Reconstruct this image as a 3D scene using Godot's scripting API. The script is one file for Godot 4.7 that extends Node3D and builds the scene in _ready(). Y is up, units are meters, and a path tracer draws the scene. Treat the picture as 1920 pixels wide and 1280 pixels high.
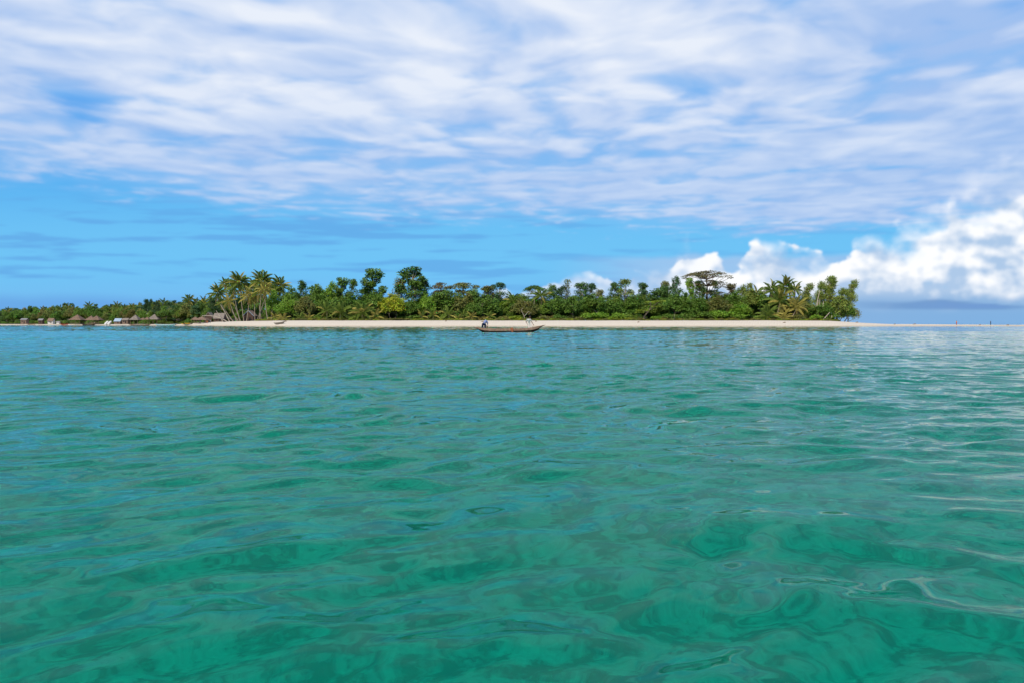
extends Node3D

# ---------------------------------------------------------------- shared state
const EYE := 0.9                  # height of the camera over the water, metres
const FOCAL := 1493.0             # focal length of the photograph in its own pixels (1920 wide)
const HORIZON := 607.5
const SWELL := 0.92

var rng := RandomNumberGenerator.new()
var warp := FastNoiseLite.new()
var patchy := FastNoiseLite.new()
var n_sheet := FastNoiseLite.new()
var n_coarse := FastNoiseLite.new()
var n_puff := FastNoiseLite.new()
var n_streak := FastNoiseLite.new()
var mats := {}
var leaf := {}
var taken := {}
var fronds := []
var forms := {}


# ---------------------------------------------------------------- mesh builder
class Shape:
	var v := PackedVector3Array()
	var n := PackedVector3Array()
	var c := PackedColorArray()
	var tint := Color.WHITE

	func tri(a: Vector3, b: Vector3, d: Vector3) -> void:
		var f := (d - a).cross(b - a).normalized()
		v.append(a); v.append(b); v.append(d)
		for k in 3:
			n.append(f); c.append(tint)

	func smooth(a: Vector3, b: Vector3, d: Vector3, na: Vector3, nb: Vector3, nd: Vector3) -> void:
		if (d - a).cross(b - a).dot(na + nb + nd) < 0.0:
			v.append(a); v.append(d); v.append(b)
			n.append(na); n.append(nd); n.append(nb)
		else:
			v.append(a); v.append(b); v.append(d)
			n.append(na); n.append(nb); n.append(nd)
		for k in 3:
			c.append(tint)

	func quad(a: Vector3, b: Vector3, d: Vector3, e: Vector3) -> void:
		tri(a, b, d); tri(a, d, e)

	# a quad whose front looks away from the point inside
	func out_quad(a: Vector3, b: Vector3, d: Vector3, e: Vector3, inside: Vector3) -> void:
		if (d - a).cross(b - a).dot((a + b + d + e) * 0.25 - inside) < 0.0:
			quad(a, e, d, b)
		else:
			quad(a, b, d, e)

	func box(at: Vector3, size: Vector3, turn := Basis.IDENTITY) -> void:
		var h := size * 0.5
		for axis in 3:
			for s in [-1.0, 1.0]:
				var u := Vector3.ZERO; var w := Vector3.ZERO; var o := Vector3.ZERO
				o[axis] = h[axis] * s
				u[(axis + 1) % 3] = h[(axis + 1) % 3]
				w[(axis + 2) % 3] = h[(axis + 2) % 3]
				out_quad(at + turn * (o - u - w), at + turn * (o + u - w), at + turn * (o + u + w), at + turn * (o - u + w), at)

	func tube(pts: Array, radii: Array, sides := 7, caps := true) -> void:
		var rings := []
		var dirs := []
		var side := Vector3.RIGHT
		for i in pts.size():
			var t: Vector3 = (pts[mini(i + 1, pts.size() - 1)] - pts[maxi(i - 1, 0)]).normalized()
			if absf(t.dot(side)) > 0.9:
				side = Vector3.FORWARD if absf(t.z) < 0.8 else Vector3.UP
			var s := (side - t * t.dot(side)).normalized()
			side = s
			var u := t.cross(s)
			var ring := []
			var dd := []
			for k in sides:
				var a := TAU * k / sides
				var dir := s * cos(a) + u * sin(a)
				ring.append(pts[i] + dir * radii[i])
				dd.append(dir)
			rings.append(ring); dirs.append(dd)
		for i in pts.size() - 1:
			for k in sides:
				var k2 := (k + 1) % sides
				smooth(rings[i][k], rings[i][k2], rings[i + 1][k2], dirs[i][k], dirs[i][k2], dirs[i + 1][k2])
				smooth(rings[i][k], rings[i + 1][k2], rings[i + 1][k], dirs[i][k], dirs[i + 1][k2], dirs[i + 1][k])
		if caps:
			for e in [0, pts.size() - 1]:
				var away: Vector3 = (pts[0] - pts[1]) if e == 0 else (pts[e] - pts[e - 1])
				away = away.normalized()
				for k in sides:
					smooth(pts[e], rings[e][k], rings[e][(k + 1) % sides], away, away, away)

	# one folded leaf: root, direction, across, length, width
	func blade(root: Vector3, dir: Vector3, across: Vector3, length: float, width: float, sag := 0.0) -> void:
		var mid := root + dir * length * 0.5
		var tip := root + dir * length + Vector3(0, -sag * length, 0)
		tri(root, mid + across * width * 0.5, tip)
		tri(root, tip, mid - across * width * 0.5)

	func mesh() -> ArrayMesh:
		var a := []
		a.resize(Mesh.ARRAY_MAX)
		a[Mesh.ARRAY_VERTEX] = v
		a[Mesh.ARRAY_NORMAL] = n
		a[Mesh.ARRAY_COLOR] = c
		var m := ArrayMesh.new()
		m.add_surface_from_arrays(Mesh.PRIMITIVE_TRIANGLES, a)
		return m


# ---------------------------------------------------------------- objects
func numbered(called: String) -> String:
	var k: int = taken.get(called, -1) + 1
	taken[called] = k
	return called if k == 0 else "%s_%03d" % [called, k]


func tag(o: Node3D, label: String, category: String, group := "", kind := "") -> void:
	if label: o.set_meta("label", label)
	if category: o.set_meta("category", category)
	if group: o.set_meta("group", group)
	if kind: o.set_meta("kind", kind)


func thing(called: String, label: String, category: String, at := Vector3.ZERO, turn := 0.0, group := "") -> Node3D:
	var o := Node3D.new()
	o.name = numbered(called)
	o.position = at
	o.rotation.y = turn
	tag(o, label, category, group)
	add_child(o)
	return o


func part(called: String, m: Mesh, material: Material, parent: Node3D, xf := Transform3D.IDENTITY) -> MeshInstance3D:
	var o := MeshInstance3D.new()
	o.mesh = m
	o.material_override = material
	o.transform = xf
	if parent == self:
		o.name = numbered(called)
		add_child(o)
	else:
		o.name = called
		if parent.has_node(NodePath(called)):
			var k := 1
			while parent.has_node(NodePath("%s_%03d" % [called, k])):
				k += 1
			o.name = "%s_%03d" % [called, k]
		parent.add_child(o, true)
	return o


func lin(r: float, g: float, b: float, a := 1.0) -> Color:
	var c := Color(r, g, b).linear_to_srgb()
	c.a = a
	return c


func paint(r: float, g: float, b: float, rough := 0.85, spec := 0.35) -> StandardMaterial3D:
	var m := StandardMaterial3D.new()
	m.albedo_color = lin(r, g, b)
	m.roughness = rough
	m.metallic_specular = spec
	m.vertex_color_use_as_albedo = true
	m.cull_mode = BaseMaterial3D.CULL_DISABLED
	return m


# mottled colour from a noise, world-scaled, so that no surface is one flat tone
func grainy(a: Color, b: Color, size: float, rough := 0.9, stretch := Vector3.ONE, seed_ := 1) -> StandardMaterial3D:
	var f := FastNoiseLite.new()
	f.seed = seed_
	f.frequency = 0.02
	f.fractal_octaves = 5
	f.fractal_gain = 0.6
	var t := NoiseTexture2D.new()
	t.width = 256
	t.height = 256
	t.seamless = true
	t.noise = f
	var g := Gradient.new()
	g.colors = PackedColorArray([a, b])
	g.offsets = PackedFloat32Array([0.25, 0.75])
	t.color_ramp = g
	var m := StandardMaterial3D.new()
	m.albedo_texture = t
	m.uv1_triplanar = true
	m.uv1_scale = stretch / size
	m.roughness = rough
	m.metallic_specular = 0.3
	m.vertex_color_use_as_albedo = true
	m.cull_mode = BaseMaterial3D.CULL_DISABLED
	return m


# ---------------------------------------------------------------- the lie of the land
# distance of the waterline in front of the camera's shore for a place x metres to the right
func shore(x: float) -> float:
	var w := 1.2 * warp.get_noise_2d(x * 0.25, 7.0)
	if x > 120.0:
		return 286.0 + (x - 120.0) * 0.42 + w
	if x > -84.0:
		return 286.0 + w
	if x > -171.0:
		var t := (-84.0 - x) / 87.0
		return 286.0 + 164.0 * (0.55 * t + 0.45 * t * t) + w
	return 450.0 + (-171.0 - x) * 0.84 + w * 2.0


func inland(x: float, far: float) -> float:
	var slope := 1.0
	if x < -171.0: slope = 1.0 / sqrt(1.0 + 0.84 * 0.84)
	elif x < -84.0: slope = 1.0 / sqrt(1.0 + 1.9 * 1.9 * (-84.0 - x) / 87.0)
	return (far - shore(x)) * slope


func ground(x: float, z: float) -> float:
	var far := -z
	var d := inland(x, far)
	var main := smoothstep(-172.0, -215.0, x)            # the longer coast behind, to the left
	var spit := smoothstep(112.0, 152.0, x)              # the low sand spit, to the right
	var top := lerpf(lerpf(lerpf(2.15, 0.65, main), 0.75, spit), 0.34, smoothstep(150.0, 225.0, x))
	var bumps := 0.10 * warp.get_noise_2d(x * 0.7, z * 0.7)
	if d < 0.0:
		return -2.1 * (1.0 - exp(d / 24.0)) + bumps * clampf(-d / 12.0, 0.0, 1.0) * 1.6
	var t := clampf(d / 15.0, 0.0, 1.0)
	var h := top * (1.0 - pow(1.0 - t, 1.7)) + bumps * t
	h += 14.0 * main * smoothstep(22.0, 190.0, d) * (0.75 + 0.5 * warp.get_noise_2d(x * 0.08, z * 0.08))
	var back := lerpf(78.0, 5000.0, main)
	back = lerpf(back, 26.0, spit)
	return lerpf(h, -2.4, smoothstep(back, back + 26.0, d))


func spot(px: float, far: float) -> Vector3:
	var x := (px - 960.0) / FOCAL * far
	return Vector3(x, ground(x, -far), -far)


func height_at(y: float, far: float) -> float:
	return EYE + (HORIZON - y) / FOCAL * far


# ---------------------------------------------------------------- sky
func s2l(r: float, g: float, b: float) -> Vector3:
	var c := Color(r / 255.0, g / 255.0, b / 255.0).srgb_to_linear()
	return Vector3(c.r, c.g, c.b)


var sky_zenith: Vector3
var sky_high: Vector3
var sky_mid: Vector3
var sky_low: Vector3
var cloud_white: Vector3
var cloud_grey: Vector3
var cloud_thin: Vector3
var heap_white: Vector3
var heap_grey: Vector3
var heap_dark: Vector3
var haze_left: Vector3
var haze_right: Vector3
var streak: Vector3
const HEAP := [[-4700, 60], [-4200, 95], [-3700, 55], [-3100, 80], [-2600, 50], [-2100, 70], [-1600, 35], [-1300, 20], [-900, 12], [-300, 14], [-120, 20], [-64, 46], [-40, 62], [-15, 66], [10, 60], [45, 74], [100, 88],
	[140, 82], [200, 74], [240, 84], [290, 100], [326, 134], [352, 118], [420, 122], [462, 146], [500, 132], [556, 124], [610, 122], [646, 146], [680, 160], [712, 164],
	[744, 170], [768, 188], [800, 200], [830, 222], [866, 258], [960, 300], [1080, 310], [1300, 230], [1600, 120], [2000, 95], [2500, 60], [3000, 90], [3600, 50], [4200, 85], [4700, 60]]
# thin places and thick places of the sheet: right, up (pixels of the photograph at its focal length), reach, how much
const SHEET := [[-815, 415, 80, -0.5], [-760, 378, 60, -0.4], [-640, 355, 70, -0.25], [-600, 500, 320, 0.28], [-300, 520, 260, 0.2], [790, 555, 34, -0.6], [640, 590, 80, -0.15], [930, 590, 60, -0.3], [-880, 230, 180, -0.45], [-560, 225, 150, -0.1],
	[-100, 260, 200, -0.16], [330, 400, 130, -0.18], [420, 330, 60, -0.22], [120, 340, 220, 0.15], [600, 270, 260, 0.4], [820, 330, 200, 0.4], [300, 520, 200, 0.15], [-930, 560, 140, 0.2]]


func heap_top(x: float) -> float:
	for i in HEAP.size() - 1:
		if x < HEAP[i + 1][0]:
			var t: float = (x - HEAP[i][0]) / (HEAP[i + 1][0] - HEAP[i][0])
			t = t * t * (3.0 - 2.0 * t)
			return lerpf(HEAP[i][1], HEAP[i + 1][1], clampf(t, 0.0, 1.0))
	return 60.0


func sky_at(az: float, el: float) -> Vector3:
	var up := tan(minf(el, 1.5)) * FOCAL
	var xx := az * FOCAL
	if absf(az) < 0.9:
		up /= cos(az)                                    # as the flat picture has it, ahead
		xx = tan(az) * FOCAL
	else:
		up /= cos(0.9)
		xx = signf(az) * (tan(0.9) + (absf(az) - 0.9) * 1.2) * FOCAL
	# air
	var e := clampf(up / 1493.0, 0.0, 3.0)
	var c := sky_low.lerp(sky_mid, smoothstep(0.0, 0.08, e))
	c = c.lerp(sky_high, smoothstep(0.08, 0.30, e))
	c = c.lerp(sky_zenith, smoothstep(0.30, 1.3, e))
	# thin dark streaks low down
	var right := smoothstep(-300.0, 700.0, xx)
	if up < 320.0:
		var s := n_streak.get_noise_2d(xx * 0.16, up * 1.9) * 0.7 + n_streak.get_noise_2d(xx * 0.04 + 90.0, up * 0.7) * 0.7
		var sa := smoothstep(0.02, 0.42, s) * smoothstep(28.0, 60.0, up) * (1.0 - smoothstep(170.0, 300.0, up)) * lerpf(0.6, 0.25, right)
		c = c.lerp(streak, sa)
	# the high broken sheet, on a plane overhead
	var r := 1.0 / maxf(tan(el), 0.035)
	var p := Vector2(sin(az), cos(az)) * minf(r, 30.0)
	var wx := n_coarse.get_noise_2d(p.x * 1.1 + 31.0, p.y * 1.1) * 0.14
	var wy := n_coarse.get_noise_2d(p.x * 1.1, p.y * 1.1 + 57.0) * 0.2
	var q := Vector2(p.x + wx, p.y + wy)
	var coarse := n_coarse.get_noise_2d(q.x * 0.5, q.y * 0.5)
	var cover := 0.36 + 0.20 * coarse
	for k in SHEET:
		var dx: float = (xx - k[0]) / k[2]
		var dy: float = (up - k[1]) / (k[2] * 0.42)
		var g := dx * dx + dy * dy
		if g < 9.0:
			cover += k[3] * exp(-g) * (0.75 + 1.2 * coarse + 0.9 * n_sheet.get_noise_2d(q.x * 2.0 + 40.0, q.y * 2.0))
	var edge := 7.6 + 1.3 * n_coarse.get_noise_2d(p.x * 0.35 + 5.0, 3.0) + 1.3 * smoothstep(-500.0, 300.0, xx) + 0.6 * smoothstep(300.0, 800.0, xx)
	var rim := smoothstep(edge - 3.0, edge + 3.2, r)
	cover -= 1.5 * rim
	var d1 := n_sheet.get_noise_2d(q.x * 1.05, q.y * 1.1)
	var cell := n_sheet.get_noise_2d(q.x * 2.5 + 200.0, q.y * 2.3)
	var lump := d1 * 0.50 + cell * 0.46 + cover
	var veil := (1.0 - rim) * clampf(0.74 + 1.1 * (cover - 0.30), 0.0, 0.92)
	c = c.lerp(cloud_thin, veil)
	var a := smoothstep(-0.28, 0.50, lump)
	if a > 0.0:
		var d2 := n_sheet.get_noise_2d((q.x + 0.05) * 1.05, (q.y - 0.13) * 1.1)
		var lit := 0.56 + (d1 - d2) * 0.7 + 0.36 * n_coarse.get_noise_2d(q.x * 0.9 + 11.0, q.y * 0.6) + 0.45 * cell + 0.35 * (cover - 0.30)
		lit -= 0.30 * smoothstep(250.0, 900.0, xx) + 0.1
		var far := smoothstep(2.8, 6.0, r)
		var body := cloud_grey.lerp(cloud_white, clampf(lit, 0.0, 1.0) * lerpf(1.0, 0.55, far))
		c = c.lerp(body, a * lerpf(0.97, 0.82, far))
	# heaped clouds standing on the horizon
	if up < 540.0:
		var n1 := n_puff.get_noise_2d(xx, up * 1.25)
		var grain := n_puff.get_noise_2d(xx * 3.1 + 400.0, up * 3.6)
		var top := heap_top(xx)
		# a grey shelf behind the heaps
		var shelf := smoothstep(40.0, 330.0, xx) * (1.0 - smoothstep(520.0, 900.0, xx))
		var sh := shelf * smoothstep(134.0, 120.0, up + 12.0 * n_streak.get_noise_2d(xx * 0.2, 5.0)) * 0.8
		c = c.lerp(heap_grey.lerp(cloud_thin, 0.4), sh)
		var size := clampf(top / 150.0, 0.35, 1.3)
		var hh := top - up + (n1 * 46.0 + grain * 10.0) * size
		var blur := lerpf(7.0, 60.0, smoothstep(-0.3, 0.25, n_coarse.get_noise_2d(xx * 0.008 + 9.0, up * 0.012))) * size * (1.0 + 1.3 * smoothstep(640.0, 880.0, xx) * smoothstep(120.0, 260.0, up))
		var ha := smoothstep(-blur * 0.4, blur, hh) * smoothstep(14.0, 40.0, up)
		ha *= smoothstep(-0.62, -0.15, n1 + 0.4 * smoothstep(450.0, 700.0, xx) + 0.02 * maxf(0.0, 30.0 - absf(hh - 18.0)))
		if ha > 0.0:
			var n2 := n_puff.get_noise_2d(xx - 13.0, (up + 17.0) * 1.25)
			var lit := 0.64 + (n1 - n2) * 0.85
			lit += 0.30 * smoothstep(40.0, 0.0, hh)
			lit += 1.15 * n_coarse.get_noise_2d(xx * 0.008, up * 0.017)
			lit += 0.30 * grain
			lit -= 0.60 * smoothstep(110.0, 30.0, up)
			var body := heap_grey.lerp(heap_white, clampf(lit, 0.0, 1.0))
			c = c.lerp(body, ha * lerpf(0.62, 0.96, smoothstep(150.0, 420.0, absf(xx))) * lerpf(1.0, 0.88, smoothstep(150.0, 300.0, up)))
	# the murk on the horizon, with a dark bank to the right
	var murk := haze_left.lerp(haze_right, right)
	c = c.lerp(murk, smoothstep(62.0, 34.0, up + 10.0 * n_streak.get_noise_2d(xx * 0.08, 40.0)) * 0.85)
	var bank := smoothstep(560.0, 860.0, xx) * (1.0 - smoothstep(1500.0, 2600.0, xx))
	var bs := smoothstep(0.0, 0.35, n_streak.get_noise_2d(xx * 0.10 + 33.0, up * 0.9) + 0.25)
	c = c.lerp(heap_dark, bank * bs * smoothstep(24.0, 31.0, up) * smoothstep(48.0, 39.0, up + 7.0 * n_streak.get_noise_2d(xx * 0.12, 77.0)) * 0.85)
	return c


func paint_sky(w: int, h: int, x0: int, y0: int, pw: int, ph: int) -> Image:
	var f := PackedFloat32Array()
	f.resize(pw * ph * 3)
	var k := 0
	for j in ph:
		var el := (0.5 - (y0 + j + 0.5) / h) * PI
		for i in pw:
			var az := ((x0 + i + 0.5) / w - 0.5) * TAU
			var c := sky_at(az, maxf(el, 0.0005)) if el > -0.02 else haze_left
			f[k] = c.x; f[k + 1] = c.y; f[k + 2] = c.z
			k += 3
	return Image.create_from_data(pw, ph, false, Image.FORMAT_RGBF, f.to_byte_array())


func make_sky() -> ImageTexture:
	for it in [[n_sheet, 11, 1.0, 5, 0.48], [n_coarse, 23, 0.8, 3, 0.5], [n_puff, 37, 0.0105, 5, 0.45], [n_streak, 41, 0.03, 3, 0.5]]:
		it[0].seed = it[1]
		it[0].noise_type = FastNoiseLite.TYPE_SIMPLEX_SMOOTH
		it[0].frequency = it[2]
		it[0].fractal_type = FastNoiseLite.FRACTAL_FBM
		it[0].fractal_octaves = it[3]
		it[0].fractal_gain = it[4]
	sky_zenith = s2l(28, 104, 208)
	sky_high = s2l(44, 150, 236)
	sky_mid = s2l(112, 196, 246)
	sky_low = s2l(120, 186, 240)
	cloud_white = s2l(235, 241, 252)
	cloud_grey = s2l(164, 194, 239)
	cloud_thin = s2l(142, 192, 244)
	heap_white = s2l(254, 254, 255) * 1.04
	heap_grey = s2l(176, 202, 233)
	heap_dark = s2l(92, 136, 194)
	haze_left = s2l(104, 166, 230)
	haze_right = s2l(132, 176, 222)
	streak = s2l(96, 162, 228)
	var low := paint_sky(1024, 512, 0, 0, 1024, 260)
	var all := Image.create_empty(1024, 512, false, Image.FORMAT_RGBF)
	all.fill(Color(haze_left.x, haze_left.y, haze_left.z))
	all.blit_rect(low, Rect2i(0, 0, 1024, 260), Vector2i(0, 0))
	all.resize(4096, 2048, Image.INTERPOLATE_BILINEAR)
	var fine := paint_sky(4096, 2048, 1640, 744, 816, 284)
	all.blit_rect(fine, Rect2i(0, 0, 816, 284), Vector2i(1640, 744))
	var turned := Image.create_empty(4096, 2048, false, Image.FORMAT_RGBF)   # straight ahead lies at the edge of a panorama
	turned.blit_rect(all, Rect2i(0, 0, 2048, 2048), Vector2i(2048, 0))
	turned.blit_rect(all, Rect2i(2048, 0, 2048, 2048), Vector2i(0, 0))
	return ImageTexture.create_from_image(turned)


func _ready() -> void:
	var t0 := Time.get_ticks_msec()
	warp.seed = 3
	warp.frequency = 0.06
	patchy.seed = 9
	patchy.frequency = 0.16
	patchy.fractal_octaves = 3
	# camera
	var cam := Camera3D.new()
	cam.name = "camera"
	cam.position = Vector3(0, EYE, 0)
	cam.rotation.x = -atan((640.0 - HORIZON) / FOCAL)
	cam.fov = 46.4
	cam.near = 0.05
	cam.far = 60000.0
	cam.current = true
	add_child(cam)
	# sky
	var env := Environment.new()
	env.background_mode = Environment.BG_SKY
	var pan := PanoramaSkyMaterial.new()
	pan.panorama = make_sky()
	pan.filter = true
	var sky := Sky.new()
	sky.sky_material = pan
	env.sky = sky
	env.background_energy_multiplier = 1.0
	env.tonemap_mode = Environment.TONE_MAPPER_LINEAR
	env.tonemap_exposure = 1.0
	env.sdfgi_enabled = true
	env.ssao_enabled = true
	env.ssil_enabled = true
	var we := WorldEnvironment.new()
	we.name = "environment"
	we.environment = env
	add_child(we)
	# sun: high, behind the camera to the left
	var sun := DirectionalLight3D.new()
	sun.name = "sun"
	sun.light_energy = 1.3
	sun.light_color = Color(1.0, 0.95, 0.86)
	sun.light_angular_distance = 0.5
	sun.shadow_enabled = true
	sun.rotation_degrees = Vector3(-46, -26, 0)
	add_child(sun)
	print("sky ", Time.get_ticks_msec() - t0)
	make_ground()
	make_sea_bed()
	make_water()
	print("water ", Time.get_ticks_msec() - t0)
	make_materials()
	make_forms()
	make_fronds()
	print("forms ", Time.get_ticks_msec() - t0)
	grove()
	wood_on_island()
	green_mass()
	far_coast()
	print("trees ", Time.get_ticks_msec() - t0)
	beach_things()
	boat_and_people()
	print("all ", Time.get_ticks_msec() - t0)


# how far away the land lies d metres behind the waterline, in the direction of a column of the photograph
func behind(px: float, d: float) -> float:
	var far := 260.0
	var step := 4.0
	while inland((px - 960.0) / FOCAL * far, far) < d and far < 1500.0:
		far += step
	far -= step
	while inland((px - 960.0) / FOCAL * far, far) < d and far < 1500.0:
		far += 0.25
	return far


func make_materials() -> void:
	leaf["deep"] = paint(0.078, 0.165, 0.030)
	leaf["mid"] = paint(0.118, 0.215, 0.028)
	leaf["bright"] = paint(0.190, 0.330, 0.030)
	leaf["yellow"] = paint(0.390, 0.429, 0.026)
	leaf["olive"] = paint(0.190, 0.200, 0.050)
	leaf["brown"] = paint(0.190, 0.160, 0.065)
	leaf["blue"] = paint(0.062, 0.140, 0.052)
	leaf["wind"] = paint(0.220, 0.280, 0.050)
	leaf["palm"] = paint(0.160, 0.230, 0.040)
	leaf["palm_yellow"] = paint(0.390, 0.351, 0.091)
	leaf["dead"] = paint(0.351, 0.247, 0.143)
	leaf["creeper"] = paint(0.260, 0.338, 0.026)
	for k in leaf:
		leaf[k].roughness = 0.55
		leaf[k].backlight_enabled = true
		leaf[k].backlight = Color(0.42, 0.42, 0.30)
	mats["bark"] = grainy(lin(0.12, 0.09, 0.065), lin(0.27, 0.22, 0.17), 1.4, 0.95, Vector3(1, 0.3, 1), 2)
	mats["pale_bark"] = grainy(lin(0.34, 0.28, 0.22), lin(0.58, 0.50, 0.42), 1.4, 0.95, Vector3(1, 0.3, 1), 4)
	mats["palm_bark"] = grainy(lin(0.26, 0.20, 0.15), lin(0.52, 0.43, 0.34), 0.9, 0.95, Vector3(1, 2.5, 1), 6)
	mats["coconut"] = paint(0.22, 0.20, 0.05, 0.5)
	mats["thatch"] = grainy(lin(0.13, 0.085, 0.062), lin(0.28, 0.195, 0.145), 0.7, 1.0, Vector3(3, 0.6, 3), 8)
	mats["old_thatch"] = grainy(lin(0.15, 0.125, 0.11), lin(0.29, 0.25, 0.215), 0.7, 1.0, Vector3(3, 0.6, 3), 12)
	mats["pole"] = grainy(lin(0.16, 0.11, 0.075), lin(0.30, 0.22, 0.16), 0.6, 0.9, Vector3.ONE, 14)
	mats["board"] = grainy(lin(0.13, 0.09, 0.07), lin(0.24, 0.175, 0.135), 0.8, 0.9, Vector3(0.4, 4, 4), 16)
	mats["dark_board"] = grainy(lin(0.055, 0.035, 0.030), lin(0.13, 0.085, 0.065), 0.8, 0.9, Vector3(0.4, 4, 4), 18)
	mats["white_wall"] = grainy(lin(0.48, 0.47, 0.45), lin(0.62, 0.61, 0.59), 1.6, 0.9, Vector3.ONE, 20)
	mats["white_paint"] = grainy(lin(0.55, 0.55, 0.55), lin(0.68, 0.68, 0.68), 1.0, 0.35, Vector3.ONE, 22)
	mats["pale_blue"] = grainy(lin(0.24, 0.33, 0.44), lin(0.36, 0.45, 0.56), 1.6, 0.5, Vector3.ONE, 24)
	mats["blue_paint"] = grainy(lin(0.40, 0.58, 0.62), lin(0.55, 0.70, 0.74), 1.0, 0.45, Vector3.ONE, 26)
	mats["grey_metal"] = grainy(lin(0.17, 0.165, 0.17), lin(0.28, 0.275, 0.28), 1.4, 0.5, Vector3.ONE, 28)
	mats["dark"] = paint(0.02, 0.018, 0.018, 0.7)
	mats["yellow_plastic"] = paint(0.72, 0.42, 0.02, 0.4)
	mats["red_cloth"] = grainy(lin(0.30, 0.05, 0.04), lin(0.40, 0.08, 0.07), 0.3, 0.9, Vector3.ONE, 30)
	mats["orange_cloth"] = grainy(lin(0.62, 0.20, 0.03), lin(0.75, 0.30, 0.05), 0.3, 0.9, Vector3.ONE, 32)
	mats["white_cloth"] = grainy(lin(0.62, 0.56, 0.51), lin(0.76, 0.70, 0.65), 0.3, 0.95, Vector3.ONE, 34)
	mats["pale_cloth"] = grainy(lin(0.34, 0.36, 0.34), lin(0.46, 0.48, 0.45), 0.25, 0.95, Vector3.ONE, 36)
	mats["blue_shirt"] = grainy(lin(0.17, 0.20, 0.36), lin(0.25, 0.28, 0.46), 0.25, 0.95, Vector3.ONE, 38)
	mats["navy_cloth"] = grainy(lin(0.010, 0.018, 0.045), lin(0.022, 0.035, 0.075), 0.25, 0.95, Vector3.ONE, 40)
	mats["dark_cloth"] = grainy(lin(0.03, 0.025, 0.03), lin(0.06, 0.05, 0.055), 0.25, 0.95, Vector3.ONE, 42)
	mats["skin"] = grainy(lin(0.105, 0.052, 0.034), lin(0.145, 0.075, 0.048), 0.2, 0.6, Vector3.ONE, 44)
	mats["hair"] = paint(0.012, 0.010, 0.009, 0.8)
	mats["eye"] = paint(0.5, 0.48, 0.45, 0.3)
	mats["hull_low"] = grainy(lin(0.012, 0.008, 0.007), lin(0.04, 0.023, 0.018), 0.9, 0.55, Vector3(0.4, 2, 2), 46)
	mats["hull_high"] = grainy(lin(0.19, 0.11, 0.078), lin(0.43, 0.29, 0.215), 0.8, 0.85, Vector3(0.35, 2.4, 2.4), 48)
	mats["hull_grey"] = grainy(lin(0.13, 0.11, 0.09), lin(0.28, 0.24, 0.20), 0.8, 0.9, Vector3(0.35, 2.4, 2.4), 50)
	mats["rope"] = grainy(lin(0.22, 0.07, 0.035), lin(0.36, 0.14, 0.07), 0.15, 0.95, Vector3.ONE, 52)
	mats["driftwood"] = grainy(lin(0.22, 0.18, 0.14), lin(0.42, 0.35, 0.28), 0.5, 0.95, Vector3.ONE, 54)


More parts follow.
